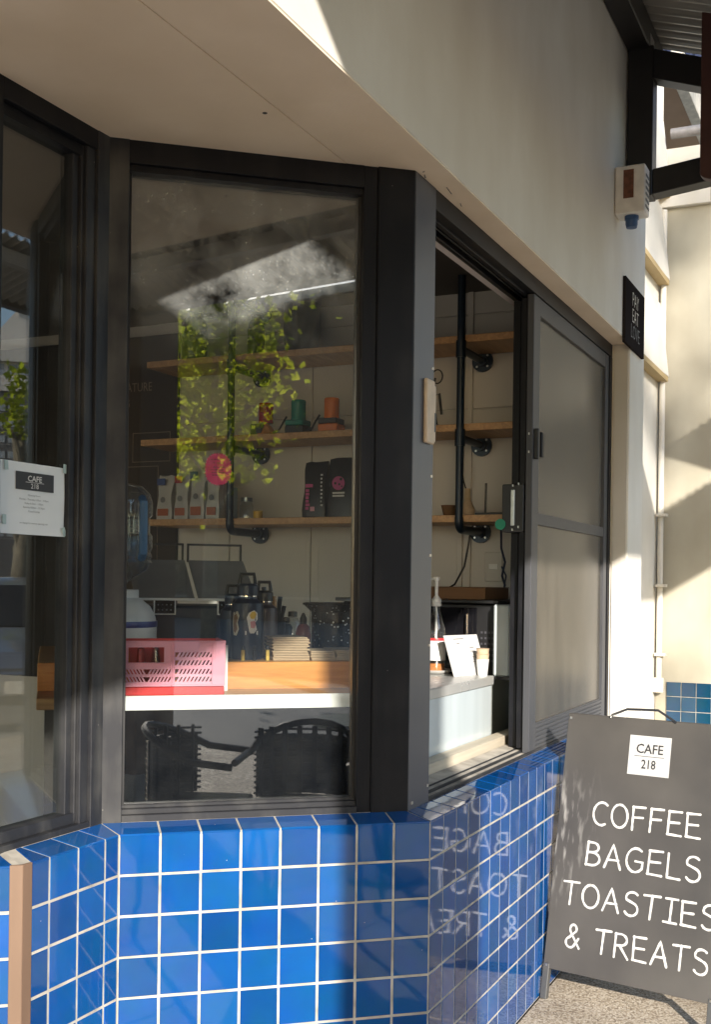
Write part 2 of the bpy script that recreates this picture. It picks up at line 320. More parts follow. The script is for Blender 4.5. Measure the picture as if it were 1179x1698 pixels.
def board_mat():
    m, nt, b = newmat('chalkboard_face'); N = nt.nodes; L = nt.links
    tc = N.new('ShaderNodeTexCoord')
    n1 = N.new('ShaderNodeTexNoise'); n1.inputs['Scale'].default_value = 2.6; n1.inputs['Detail'].default_value = 9; L.new(tc.outputs['Object'], n1.inputs['Vector'])
    mp = N.new('ShaderNodeMapping'); mp.inputs['Scale'].default_value = (60, 60, 2.2); mp.inputs['Rotation'].default_value = (0, .06, 0); L.new(tc.outputs['Object'], mp.inputs[0])
    n2 = N.new('ShaderNodeTexNoise'); n2.inputs['Scale'].default_value = 1.0; n2.inputs['Detail'].default_value = 6; L.new(mp.outputs[0], n2.inputs['Vector'])
    sx = N.new('ShaderNodeSeparateXYZ'); L.new(tc.outputs['Object'], sx.inputs[0])
    a = N.new('ShaderNodeMapRange'); a.inputs['From Min'].default_value = .16; a.inputs['From Max'].default_value = .02; L.new(sx.outputs[0], a.inputs[0])
    z = N.new('ShaderNodeMapRange'); z.inputs['From Min'].default_value = .28; z.inputs['From Max'].default_value = .48; L.new(sx.outputs[2], z.inputs[0])
    z2 = N.new('ShaderNodeMapRange'); z2.inputs['From Min'].default_value = .80; z2.inputs['From Max'].default_value = .62; L.new(sx.outputs[2], z2.inputs[0])
    r = N.new('ShaderNodeMapRange'); r.inputs['From Min'].default_value = .52; r.inputs['From Max'].default_value = .72; L.new(n2.outputs['Fac'], r.inputs[0])
    cur = r
    for q in (a, z, z2):
        k = N.new('ShaderNodeMath'); k.operation = 'MULTIPLY'; L.new(cur.outputs[0], k.inputs[0]); L.new(q.outputs[0], k.inputs[1]); cur = k
    rp = N.new('ShaderNodeValToRGB'); rp.color_ramp.elements[0].position = .3; rp.color_ramp.elements[1].position = .72
    rp.color_ramp.elements[0].color = (.052, .049, .047, 1); rp.color_ramp.elements[1].color = (.094, .088, .080, 1); L.new(n1.outputs['Fac'], rp.inputs[0])
    mx = N.new('ShaderNodeMix'); mx.data_type = 'RGBA'; L.new(cur.outputs[0], mx.inputs[0]); L.new(rp.outputs[0], mx.inputs[6]); mx.inputs[7].default_value = (.30, .29, .27, 1)
    L.new(mx.outputs[2], b.inputs['Base Color']); b.inputs['Specular IOR Level'].default_value = .4
    rr = N.new('ShaderNodeMapRange'); rr.inputs['To Min'].default_value = .28; rr.inputs['To Max'].default_value = .6; L.new(n1.outputs['Fac'], rr.inputs[0]); L.new(rr.outputs[0], b.inputs['Roughness'])
    return m
M['sign'] = board_mat()
M['sign_back'] = mat('sign_edge_metal', (.10, .10, .10), .4, metal=.4)
M['handle'] = mat('wire_handle', (.16, .16, .16), .35, metal=.9)
M['paver'] = aggregate_mat('exposed_aggregate', (.22, .17, .12), (.50, .41, .30), (.70, .62, .50))
M['paver_far'] = aggregate_mat('exposed_aggregate_far', (.22, .17, .12), (.50, .41, .30), (.70, .62, .50), scale=60)
M['asphalt'] = mat('asphalt', (.18, .175, .165), .9, var=.2, vs=30, bump=.5, bs=200)
M['kerb'] = mat('kerb_stone', (.30, .29, .27), .85, var=.15)
M['brick_red'] = mat('paving_brick', (.13, .10, .085), .85, var=.25, vs=30)
M['brown_metal'] = mat('oxide_brown_steel', (.060, .020, .016), .5, var=.2, vs=12)
M['black_steel'] = mat('black_painted_steel', (.010, .009, .010), .45, var=.3, vs=12)
M['gal'] = mat('galvanised_roofing', (.33, .32, .30), .5, metal=.35, var=.12, vs=2)
M['blue_roof'] = mat('dark_blue_roofing', (.012, .020, .06), .4, metal=.2, var=.2)
M['brown_soffit'] = mat('tan_eaves_paint', (.34, .22, .14), .7, var=.08)
M['off_white'] = mat('aged_white_paint', (.62, .58, .50), .6, var=.18, vs=20)
M['rust'] = mat('rust_panel', (.14, .055, .03), .8, var=.4, vs=40)
M['blue_plastic'] = mat('blue_lens_plastic', (.03, .08, .20), .4)
M['beige'] = mat('beige_lock_plastic', (.52, .41, .30), .45, var=.1, vs=30)
M['tan_trim'] = mat('tan_corner_trim', (.155, .095, .060), .55, var=.14, vs=14, stretch=(1, 1, .2))
M['conduit'] = mat('grey_pipe', (.22, .21, .21), .5, metal=.3, var=.2, vs=20)
M['blackboard'] = mat('menu_blackboard', (.014, .011, .009), .6, var=.2)
M['chalk_dim'] = mat('chalk_lettering', (.20, .16, .13), .9)
M['bark'] = mat('plane_tree_bark', (.16, .14, .10), .9, var=.4, vs=9, bump=.8, bs=30)
M['bldg_white'] = mat('white_concrete', (.60, .58, .54), .8, var=.06)
M['bldg_grey'] = mat('dark_glass_facade', (.10, .10, .105), .4, var=.1)
M['win'] = mat('far_window', (.30, .33, .36), .2)
M['car'] = mat('silver_car_paint', (.34, .35, .36), .3, metal=.6, coat=1)
M['carglass'] = mat('car_glass', (.015, .017, .02), .05)
M['rubber'] = mat('tyre_rubber', (.02, .02, .02), .9)
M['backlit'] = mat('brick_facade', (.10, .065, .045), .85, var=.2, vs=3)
M['whitestrip'] = mat('white_brush_seal', (.62, .56, .54), .6, var=.08)
M['jackwhite'] = mat('white_box_coat', (.72, .70, .66), .5, var=.12, vs=18)
M['chrome'] = mat('chrome', (.7, .7, .72), .12, metal=1)

def screen_mat():
    m = bpy.data.materials.new('fly_screen_mesh'); m.use_nodes = True; nt = m.node_tree; N = nt.nodes; L = nt.links
    N.remove(N['Principled BSDF']); out = N['Material Output']
    tr = N.new('ShaderNodeBsdfTransparent'); df = N.new('ShaderNodeBsdfDiffuse')
    tc = N.new('ShaderNodeTexCoord'); nz = N.new('ShaderNodeTexNoise'); nz.inputs['Scale'].default_value = 2.5; nz.inputs['Detail'].default_value = 8
    mp = N.new('ShaderNodeMapping'); mp.inputs['Scale'].default_value = (3, 3, .8); L.new(tc.outputs['Object'], mp.inputs[0]); L.new(mp.outputs[0], nz.inputs['Vector'])
    rp = N.new('ShaderNodeValToRGB'); rp.color_ramp.elements[0].color = (.095, .085, .070, 1); rp.color_ramp.elements[1].color = (.155, .138, .112, 1); rp.color_ramp.elements[0].position = .3; rp.color_ramp.elements[1].position = .7
    L.new(nz.outputs['Fac'], rp.inputs[0]); L.new(rp.outputs[0], df.inputs[0])
    mx = N.new('ShaderNodeMixShader'); mx.inputs[0].default_value = .72; L.new(tr.outputs[0], mx.inputs[1]); L.new(df.outputs[0], mx.inputs[2])
    gl = N.new('ShaderNodeBsdfGlossy'); gl.inputs['Roughness'].default_value = .22; fr = N.new('ShaderNodeFresnel'); fr.inputs[0].default_value = 1.25
    m2 = N.new('ShaderNodeMixShader'); L.new(fr.outputs[0], m2.inputs[0]); L.new(mx.outputs[0], m2.inputs[1]); L.new(gl.outputs[0], m2.inputs[2])
    L.new(m2.outputs[0], out.inputs['Surface']); return m
M['screen'] = screen_mat()
def leaf_mat():
    m = bpy.data.materials.new('plane_leaf'); m.use_nodes = True; nt = m.node_tree; N = nt.nodes; L = nt.links
    N.remove(N['Principled BSDF']); out = N['Material Output']
    oi = N.new('ShaderNodeTexCoord'); nz = N.new('ShaderNodeTexNoise'); nz.inputs['Scale'].default_value = 3; L.new(oi.outputs['Object'], nz.inputs['Vector'])
    rp = N.new('ShaderNodeValToRGB'); rp.color_ramp.elements[0].color = (.05, .075, .010, 1); rp.color_ramp.elements[1].color = (.17, .16, .02, 1); L.new(nz.outputs['Fac'], rp.inputs[0])
    df = N.new('ShaderNodeBsdfDiffuse'); tl = N.new('ShaderNodeBsdfTranslucent'); L.new(rp.outputs[0], df.inputs[0])
    br = N.new('ShaderNodeMix'); br.data_type = 'RGBA'; br.blend_type = 'MULTIPLY'; br.inputs[0].default_value = 1; br.inputs[7].default_value = (4.0, 4.3, 1.6, 1)
    L.new(rp.outputs[0], br.inputs[6]); L.new(br.outputs[2], tl.inputs[0])
    mx = N.new('ShaderNodeMixShader'); mx.inputs[0].default_value = .75; L.new(df.outputs[0], mx.inputs[1]); L.new(tl.outputs[0], mx.inputs[2]); L.new(mx.outputs[0], out.inputs['Surface']); return m
M['leaf'] = leaf_mat()

# ------------------------------------------------------------------ lettering
def text_mesh(txt, m, parent, h, center, ux, uz, name='lettering', sx=1.0, bold=0.0, depth=.0006, spacing=1.0, align='CENTER'):
    """print in the built-in sans face: ux = reading direction, uz = up, parent-local"""
    cu = bpy.data.curves.new(name, 'FONT'); cu.body = txt; cu.size = 1.0; cu.align_x = align; cu.align_y = 'CENTER'
    cu.offset = bold; cu.space_character = spacing; cu.extrude = 0.0; cu.resolution_u = 2
    to = bpy.data.objects.new(name, cu); COL.objects.link(to)
    dg = bpy.context.evaluated_depsgraph_get(); me = bpy.data.meshes.new_from_object(to.evaluated_get(dg))
    bpy.data.objects.remove(to)
    ux = Vector(ux).normalized(); uz = Vector(uz).normalized(); n = ux.cross(uz)
    k = h/0.7; c = Vector(center)
    for v in me.vertices:
        v.co = c+ux*v.co.x*k*sx+uz*v.co.y*k+n*depth
    me.materials.clear(); return link(name, me, m, parent)

def arc(cx, cy_, rx, ry, a0, a1, n=12):
    return [(cx+rx*math.cos(R(a0+(a1-a0)*i/n)), cy_+ry*math.sin(R(a0+(a1-a0)*i/n))) for i in range(n+1)]
GL = {   # stroke letters, unit height
 'C': (.72, [arc(.42, .5, .40, .5, 52, 300)]),
 'O': (.78, [arc(.38, .5, .38, .5, 95, 455, 18)]),
 'F': (.62, [[(.04, 1), (.02, 0)], [(.02, .98), (.60, 1.0)], [(.03, .53), (.50, .56)]]),
 'E': (.64, [[(.04, 1), (.02, .02)], [(.02, .98), (.60, 1.0)], [(.03, .52), (.52, .54)], [(.0, .02), (.62, .0)]]),
 'B': (.66, [[(.05, 1), (.02, 0)], [(.03, .98)]+arc(.26, .77, .27, .21, 85, -85, 8)+[(.05, .55)], [(.05, .55)]+arc(.28, .28, .34, .27, 85, -88, 8)+[(.0, .02)]]),
 'A': (.76, [[(.0, 0), (.36, 1), (.72, .0)], [(.12, .34), (.62, .36)]]),
 'G': (.76, [arc(.40, .5, .40, .5, 55, 320)+[(.72, .44), (.40, .46)]]),
 'L': (.58, [[(.04, 1), (.02, .02), (.56, .0)]]),
 'S': (.66, [arc(.34, .76, .28, .24, 40, 205, 9)+arc(.32, .27, .30, .28, 75, -150, 11)]),
 'T': (.72, [[(.36, 1), (.33, 0)], [(.0, .97), (.72, 1.0)]]),
 'I': (.58, [[(.30, 1), (.29, 0)], [(.04, .99), (.56, 1.0)], [(.02, .01), (.58, .0)]]),
 'R': (.68, [[(.05, 1), (.02, 0)], [(.03, .98)]+arc(.28, .76, .30, .24, 85, -90, 9)+[(.06, .50)], [(.26, .50), (.66, .0)]]),
 '&': (.70, [[(.68, .02), (.22, .66)]+arc(.34, .80, .16, .19, 200, -20, 8)+[(.16, .42)]+arc(.24, .22, .22, .22, 130, 330, 9)+[(.62, .42)]]),
 ' ': (.34, []),
}
def stroke_text(txt, m, parent, h, x0, z0, place, width, gap=.16, sx=1.0, name='lettering', jitter=.012, depth=.0012):
    """hand-drawn paint-marker strokes: ribbons with round ends; place(x,z,d)->point"""
    mb = MB(); x = x0
    for ch in txt:
        w, st = GL[ch]; sl_ = rnd.uniform(-.03, .03); dz = rnd.uniform(-jitter, jitter)
        for line in st:
            pts = [(x+(px_+py_*sl_)*h*sx+rnd.uniform(-1, 1)*jitter*.12*h, z0+py_*h+dz*h+rnd.uniform(-1, 1)*jitter*.12*h) for px_, py_ in line]
            # subdivide
            q = []
            for i in range(len(pts)-1):
                k = max(1, int(math.dist(pts[i], pts[i+1])/(width*1.2)))
                q += [(pts[i][0]+(pts[i+1][0]-pts[i][0])*j/k, pts[i][1]+(pts[i+1][1]-pts[i][1])*j/k) for j in range(k)]
            q.append(pts[-1]); left = []; right = []; dd = depth+rnd.uniform(0, .0005)
            for i, p in enumerate(q):
                a = q[max(0, i-1)]; b = q[min(len(q)-1, i+1)]; t = math.hypot(b[0]-a[0], b[1]-a[1]) or 1
                nx, nz_ = -(b[1]-a[1])/t, (b[0]-a[0])/t; ww = width/2*rnd.uniform(.76, 1.16)
                left.append((p[0]+nx*ww, p[1]+nz_*ww)); right.append((p[0]-nx*ww, p[1]-nz_*ww))
            n = len(q); vs = [place(px_, pz_, dd) for px_, pz_ in left+right]
            mb.add(vs, [(i, i+1, n+i+1, n+i) for i in range(n-1)])
            for end in (q[0], q[-1]):
                c = [place(end[0]+math.cos(k*math.pi/4)*width/2, end[1]+math.sin(k*math.pi/4)*width/2, dd+.0003) for k in range(8)]
                mb.add(c, [tuple(range(8))])
        x += (w*sx+gap)*h
    return mb.build(name, m, parent), x

# ================================================================== GROUND
g = MB(); g.box(-60, 120, -60, 120, -.3, -.03); struct(g.build('ground', M['asphalt']))
walk = MB(); walk.prism([tuple(FR.p(-14, 4)[:2]), tuple(FR.p(-14, -4.6)[:2]), tuple(FR.p(16, -4.6)[:2]), tuple(FR.p(16, 4)[:2])], -.03, -.012)
struct(walk.build('pavement', M['kerb']))
pav = bpy.data.objects['pavement']
slab_me = {}
def slab(x0, x1, y0, y1, i):
    mb = MB(); mb.box(x0+.003, x1-.003, y0+.003, y1-.003, -.012, rnd.uniform(-.0012, 0))
    me = mb.mesh('paver', bevel=.002)
    o = link('paver', me, M['paver'], pav); o.location = FR.p(0, 0, 0); o.rotation_euler = (0, 0, TA)
i = 0
for a in range(-9, 8):
    for b in range(0, 5):
        slab(a*.62+.10, (a+1)*.62+.10, -(b+1)*.62+.0, -b*.62+.0, i)
far = MB(); far.box(5.06, 16, -4.6, 4, -.012, -.001); far.box(-14, -5.48, -4.6, 4, -.012, -.001); far.box(-5.48, 5.06, -4.6, -3.1, -.012, -.001)
o = far.build('paving_sheet', M['paver_far'], pav); o.location = FR.p(0, 0, 0); o.rotation_euler = (0, 0, TA)
kb = MB()
for k in range(24): kb.box(-14+k*1.25, -14+(k+1)*1.25-.008, -4.75, -4.60, -.14, .0)
o = kb.build('kerb', M['kerb'], bevel=.008); o.location = FR.p(0, 0, 0); o.rotation_euler = (0, 0, TA); struct(o)

# ================================================================== TILED LOW WALLS
T = .1; GR = .0046; TH = .007; GB = .0013
def tile_mesh(w, h, key={}):
    k = (round(w, 4), round(h, 4))
    if k not in key:
        b = .0022
        vs = [(0, 0, 0), (w, 0, 0), (w, 0, h), (0, 0, h)]
        o = [(0, TH, 0), (w, TH, 0), (w, TH, h), (0, TH, h)]; m_ = [(0, b, 0), (w, b, 0), (w, b, h), (0, b, h)]; f = [(b, 0, b), (w-b, 0, b), (w-b, 0, h-b), (b, 0, h-b)]
        fs = [(8, 9, 10, 11)]+[(4+i, 4+(i+1) % 4, 8+(i+1) % 4, 8+i) for i in range(4)]+[(i, (i+1) % 4, 4+(i+1) % 4, 4+i) for i in range(4)]
        me = bpy.data.meshes.new('tile'); me.from_pydata([(x-w/2, y, z-h/2) for x, y, z in o+m_+f], [], fs); me.update(); key[k] = me
    return key[k]
def put_tile(root, x, z, w, h, mat_, y=0.0, wob=.0035):
    me = tile_mesh(w, h)
    if not me.materials: me.materials.append(mat_)
    o = bpy.data.objects.new('tile', me); COL.objects.link(o); o.parent = root
    if me.materials[0] is not mat_: o.material_slots[0].link = 'OBJECT'; o.material_slots[0].material = mat_
    o.location = (x+w/2, y+rnd.uniform(-.0004, .0004), z+h/2)
    o.rotation_euler = (rnd.uniform(-wob, wob), 0, rnd.uniform(-wob, wob)); return o
SD = .083; SZ = .013     # sill depth and rise
def sill_tile(root, x0, x1, xb0, xb1, mat_, z=.8):
    g2 = GR/2; zt = z+.0005
    vs = [(x0+g2, .001, zt), (x1-g2, .001, zt), (xb1-g2, SD-.002, zt+SZ), (xb0+g2, SD-.002, zt+SZ)]
    lo = [(v[0], v[1], v[2]-.007) for v in vs]
    me = bpy.data.meshes.new('sill_tile'); me.from_pydata(lo+vs, [], [(4, 5, 6, 7), (0, 1, 5, 4), (1, 2, 6, 5), (2, 3, 7, 6), (3, 0, 4, 7)]); me.update()
    bm = bmesh.new(); bm.from_mesh(me); bmesh.ops.bevel(bm, geom=[e for e in bm.edges if e.calc_length() > .02 and all(v.co.z > z-.002 for v in e.verts)], offset=.0015, segments=1, affect='EDGES'); bm.to_mesh(me); bm.free()
    o = link('sill_tile', me, mat_, root); return o
def tiled_wall(F, length, label, cols, c0, c1, trim_left=False, rows=8, mat_=None, top=.8):
    """cols = list of (x0,x1); c0/c1 = inward corner shift of the sill at both ends"""
    mat_ = mat_ or M['tile']; root = at_frame('tiled_wall', label, 'tiled wall', F)
    body = MB(); d = .20
    zt = top-.0008
    vs = []
    for x, y, z in ((0, GB, 0), (length, GB, 0), (length, GB, zt), (0, GB, zt)): vs.append((x, y, z))
    k0 = c0; k1 = c1
    body.add([(0, GB, 0), (length, GB, 0), (length-0+k1*d, d, 0), (k0*d, d, 0), (0, GB, zt), (length, GB, zt), (length+k1*d, d, zt+SZ*d/SD), (k0*d, d, zt+SZ*d/SD)],
             [(3, 2, 1, 0), (4, 5, 6, 7), (0, 1, 5, 4), (1, 2, 6, 5), (2, 3, 7, 6), (3, 0, 4, 7)])
    body.build('grout_bed', M['grout'], root)
    for r_ in range(rows):
        for x0, x1 in cols: put_tile(root, x0+GR/2, top-(r_+1)*T+GR/2, x1-x0-GR, T-GR, mat_)
    for i, (x0, x1) in enumerate(cols):
        xb0 = x0+k0*SD if i == 0 else x0; xb1 = x1+k1*SD if i == len(cols)-1 else x1
        if k0 > 0 and i > 0 and x0 < k0*SD: xb0 = k0*SD; 
        if xb0 >= xb1-.006: continue
        sill_tile(root, x0, x1, xb0, xb1, mat_, top)
    return root
# convex corner at P2: sill narrows inward (shift -K on M side ... ) ; concave at P1
kk = math.tan((TA-TM)/2)
# inward offset of corner measured along each run: M: x = s - kk*d at both corners ; R/L: x = s + kk*d
colsM = [(i*T, (i+1)*T) for i in range(8)]
tiled_wall(FM, .8, 'glossy blue tiled low wall under the large fixed window, facing the street', colsM, -kk, -kk)
colsR = [(i*T, (i+1)*T) for i in range(24)]+[(2.4, 2.46)]
tiled_wall(FR, 2.46, 'glossy blue tiled low wall under the sliding window, mirroring the sandwich board', colsR, kk, 0)
colsL = [(.0, .061), (.061-.0, .161)] ; 
colsL = [(.030, .091), (.091, .191), (.191, .291), (.291, .344)]
tiled_wall(FL, .344, 'short blue tiled low wall in the recess under the side window with the opening hours', colsL, kk, kk)
colsF = [(.9-.115-i*T, .9-.015-i*T) for i in range(8)][::-1]
tiled_wall(FF, .9, 'blue tiled low wall left of the tan corner trim at the photo edge', colsF, 0, -kk)
ct = at_frame('corner_trim', 'tan metal angle strip covering the tiled corner at the lower left', 'corner trim', FL)
mb = MB()
a_ = FL; 
def loc(F, p): # world xy -> F local
    dx, dy = p[0]-F.o[0], p[1]-F.o[1]; return (dx*F.u[0]+dy*F.u[1], dx*F.n[0]+dy*F.n[1])
e = .0045
c_out = FL.p(-.0, -e); 
poly = [loc(FL, FF.p(.9-.026, 0.0)), loc(FL, FF.p(.9-.026, -e)), loc(FL, FF.p(.9+kk*e, -e)), (.028, -e), (.028, 0.0), (0.001, .003)]
mb.prism(poly, 0, .803); mb.build('angle_strip', M['tan_trim'], ct, bevel=.001)

# ================================================================== SHOP WALL (fascia + pier) AND SOFFIT
shop = at_frame('shop_wall', 'cream rendered shopfront wall above the windows with the pier at its far end', 'wall', FR)
ZS = 2.53
mb = MB(); mb.prismy([(-6, ZS), (2.46, ZS), (2.46, 0), (2.785, 0), (2.785, 5.4), (-6, 5.4)], .004, .24); mb.build('rendered_face', M['wall'], shop, bevel=.004)
mb = MB(); mb.box(2.452, 2.4595, .012, .075, 0, 2.525); mb.build('reveal_lining', M['white_wall'], shop)
for (a_s, b_s, y_s, w_s) in ((.075, .10, .07, .0035), (.11, .118, .085, .003), (.19, .25, .05, .002), (.33, .36, .06, .0022), (.05, .058, .06, .004)):
    mb = MB(); mb.prism([(a_s, y_s), (b_s, y_s+.006), (b_s-.002, y_s+.006+w_s), (a_s+.003, y_s+w_s)], ZS-.0056, ZS-.0047); mb.build('paint_scuff', M['sign_back'], shop)
def off(d): return [FR.p(2.46, d), FR.p(d*kk, d), FM.p(-d*kk, d), FL.p(d*kk, d), FF.p(-.0, d)]
def loff(d):  # polygon line along window centre in R local coords
    return [loc(FR, p[:2]) for p in off(d)]
sof = MB(); ln = loff(.14)
_q2, _q1 = ln[1], ln[2]; _t = (.2312-_q2[1])/(_q1[1]-_q2[1])
SOFP = [(-5.9, .2312), (_q2[0]+(_q1[0]-_q2[0])*_t, .2312), _q1, ln[3], ln[4], (-5.9, ln[4][1]+.6)]
sof.prism(SOFP, ZS+.001, ZS+.05)
o = sof.build('soffit', M['soffit']); o.location = FR.p(0, 0, 0); o.rotation_euler = (0, 0, TA); struct(o)
# underside skin: covers fascia bottom edge too, in the soffit paint
sk = MB(); sk.prism([(-5.9, .0042), (2.452, .0042), (2.452, .2285), (-5.9, .2285)], ZS-.0045, ZS-.0005)
o = sk.build('soffit_edge_lining', M['soffit'], shop)
sk = MB(); sk.prism(SOFP, ZS-.0052, ZS+.0009)
o = sk.build('soffit_lining', M['soffit'], shop)
sk = MB(); sk.lathe([(0, 0), (.006, 0), (.006, .0006), (0, .0006)], c=(-.45, .268, ZS-.0058), n=12); sk.build('screw_hole', M['ink'], shop)

# ================================================================== WINDOWS
D0, D1 = SD, .165
# --- fixed window
fw = at_frame('fixed_window', 'large fixed shop window with black film below its white ledge', 'window', FM)
c = kk*D0
f = MB(); f.box(-c-.002, .010, D0, D1, .795, ZS-.003); f.build('left_jamb', M['frame_dusty'], fw, bevel=.0015)
f = MB(); f.box(.622, .66, D0+.006, D1, .795, ZS-.003); f.build('right_jamb', M['frame'], fw, bevel=.0015)
f = MB(); f.box(.010, .622, D0+.003, D1-.002, 2.468, ZS-.004); f.box(.010, .622, D0+.018, D1-.01, 2.452, 2.468); f.build('head', M['frame'], fw, bevel=.001)
f = MB(); f.box(.010, .622, D0+.003, D1-.002, .797, .829); f.box(.010, .622, D0+.016, D1-.01, .829, .842); f.box(.010, .622, D0+.030, D1-.02, .842, .850); f.build('bottom_rail', M['frame_dusty'], fw, bevel=.001)
f = MB(); f.box(.010, .018, .118, .15, .85, 2.452); f.box(.614, .622, .118, .15, .85, 2.452); f.build('glazing_bead', M['black'], fw)
g = MB(); g.box(.012, .620, .128, .134, .846, 2.456); g.build('pane', M['glass'], fw)
g = MB(); g.box(.012, .620, .1385, .1400, .846, 1.087); g.build('black_film', M['black_film'], fw)
# --- corner post
cp = at_frame('corner_post', 'wide dark metal corner post between the fixed and the sliding window', 'post', FR)
def lr(p): return loc(FR, p[:2])
c2 = [lr(FM.p(.66, D0)), (kk*D0, D0), (.19, D0), (.19, D1), (kk*D1, D1), lr(FM.p(.66, D1))]
mb = MB(); mb.prism(c2, .797, ZS-.002); mb.build('post_body', M['frame'], cp, bevel=.0015)
mb = MB(); mb.prism([(kk*D0+.003, D0-.0022), (.189, D0-.0022), (.189, D0-.0002), (kk*D0+.003, D0-.0002)], .80, ZS-.006); mb.build('cover_plate', M['post_face'], cp)
mb = MB(); mb.prism([lr(FM.p(.664, D0-.002)), lr(FM.p(.70, D0-.002)), lr(FM.p(.70, D0-.0002)), lr(FM.p(.664, D0-.0002))], .80, ZS-.006); mb.build('cover_strip', M['frame'], cp)
for s_, z_ in ((.178, 2.02), (.178, 1.72), (.178, 1.25), (.178, .86), (.065, .83), (.178, 1.5)):
    sc = MB(); sc.obox((s_, D0-.0035, z_), (1, 0, 0), (0, 1, 0), (0, 0, 1), .0035, .0015, .0035); sc.build('screw', M['screw'], cp)
lk = at_frame('door_lock_plate', 'worn beige lock keeper screwed to the corner post beside the opening', 'lock', FR, .150, D0-.0022, 1.895)
mb = MB(); mb.box(-.038, .020, -.012, 0, -.088, .088); mb.build('plate', M['beige'], lk, bevel=.003)
mb = MB(); mb.box(.020, .036, -.009, 0, -.080, .076); mb.build('side_plate', M['beige'], lk, bevel=.002)
mb = MB(); mb.box(.022, .033, -.0105, -.009, -.052, .0); mb.build('slot', M['black'], lk)
# --- side window (left)
lw = at_frame('side_window', 'narrow side window in the recess with the opening hours notice taped on it', 'window', FL)
e1 = .344+kk*D0
f = MB(); f.box(.338, e1+.003, D0, D1, .795, ZS-.003); f.build('right_jamb', M['frame_dusty'], lw, bevel=.0015)
f = MB(); f.box(.276, .298, .112, .150, .83, 2.49); f.box(.298, .306, .102, .150, .83, 2.49); f.box(.306, .338, .092, .155, .80, 2.50); f.build('sash_stile', M['frame_dusty'], lw, bevel=.002)
f = MB(); f.box(-.02, .008, D0+.002, D1, .797, ZS-.003); f.build('left_jamb', M['frame'], lw, bevel=.0015)
f = MB(); f.box(.008, .338, D0+.002, D1, 2.478, ZS-.004); f.box(.008, .338, D0+.02, .15, 2.452, 2.478); f.build('head', M['frame'], lw, bevel=.001)
f = MB(); f.box(.008, .338, D0+.002, D1, .796, .826); f.box(.008, .338, D0+.02, .15, .826, .852); f.build('bottom_rail', M['frame_dusty'], lw, bevel=.001)
g = MB(); g.box(.009, .278, .126, .132, .848, 2.456); g.build('pane', M['glass_side'], lw)
# front bay to the left of the trim (mostly outside the frame)
fw2 = at_frame('entry_window', 'dark framed shop window left of the tan corner trim, cut by the photo edge', 'window', FF)
f = MB(); f.box(.77, .815, D0, D1, .797, ZS-.004); f.box(0, .05, D0, D1, .797, ZS-.004); f.box(.05, .77, D0+.002, D1, 2.46, ZS-.004); f.box(.05, .77, D0+.002, D1, .797, .85); f.build('frame', M['frame'], fw2, bevel=.001)
g = MB(); g.box(.05, .77, .126, .132, .85, 2.46); g.build('pane', M['glass_side'], fw2)

# --- sliding window (right)
sw = at_frame('sliding_window', 'open dark framed sliding window with a closed insect screen panel', 'window', FR)
f = MB(); f.box(.19, 2.45, D0, .116, 2.470, ZS-.004); f.box(.19, 2.45, .116, .132, 2.464, ZS-.004); f.box(.19, 2.45, .146, .152, 2.470, ZS-.004); f.box(.19, 2.45, .181, .199, 2.476, ZS-.004); f.build('head_track', M['frame'], sw, bevel=.001)
f = MB(); f.box(.19, 2.02, .200, .228, 2.480, 2.500); f.build('white_lining', M['whitestrip'], sw)
f = MB(); f.box(.19, 2.45, D0, .21, .798, .810); f.box(.19, 2.45, D0, D0+.008, .81, .822)
for y_ in (.115, .145, .175, .20): f.box(.19, 2.45, y_, y_+.005, .81, .826)
f.build('sill_track', M['frame_dusty'], sw, bevel=.0008)
f = MB(); f.box(2.412, 2.4515, D0, .20, .81, 2.469); f.build('far_jamb', M['frame'], sw, bevel=.001)
f = MB(); f.box(1.245, 1.31, .152, .180, .828, 2.46); f.box(1.245, 1.252, .146, .152, .828, 2.46); f.box(2.33, 2.40, .152, .180, .828, 2.43); f.box(1.31, 2.33, .155, .178, 2.40, 2.46); f.box(1.31, 2.33, .155, .178, .828, .90); f.build('inner_sash', M['frame'], sw, bevel=.0015)
g = MB(); g.box(1.305, 2.335, .164, .169, .895, 2.405); g.build('sash_pane', M['glass_door'], sw)
f = MB(); f.box(1.21, 1.28, .118, .140, .83, 2.46); f.build('interlock_stile', M['frame'], sw, bevel=.0015)
f = MB(); f.box(1.192, 1.275, D0+.004, .112, .815, 2.468); f.build('screen_stile', M['frame_grey'], sw, bevel=.002)
f = MB(); f.box(2.34, 2.40, D0+.004, .112, .815, 2.468); f.build('screen_stile', M['frame_grey'], sw, bevel=.002)
f = MB(); f.box(1.275, 2.34, D0+.005, .110, 2.405, 2.468); f.build('screen_top_rail', M['frame_grey'], sw, bevel=.002)
f = MB(); f.box(1.275, 2.34, D0+.006, .110, 1.643, 1.685); f.build('screen_mid_rail', M['frame_grey'], sw, bevel=.002)
f = MB(); f.box(1.275, 2.34, D0+.010, .110, .815, .915)
for k in range(6): f.box(1.277, 2.338, D0+.005, D0+.010, .822+k*.0155, .832+k*.0155)
f.build('kick_panel', M['frame_grey'], sw, bevel=.0008)
g = MB(); g.box(1.273, 2.342, .100, .1012, .912, 1.646); g.build('screen_mesh', M['screen'], sw)
g = MB(); g.box(1.273, 2.342, .100, .1012, 1.682, 2.408); g.build('screen_mesh', M['screen'], sw)
f = MB(); f.box(1.205, 1.225, D0-.014, D0+.004, 1.875, 1.985); hd = f.build('pull_handle', M['black'], sw, bevel=.003)
f = MB(); f.box(1.235, 1.262, D0-.020, D0+.004, 1.885, 1.975); f.build('grip', M['frame'], hd, bevel=.004)
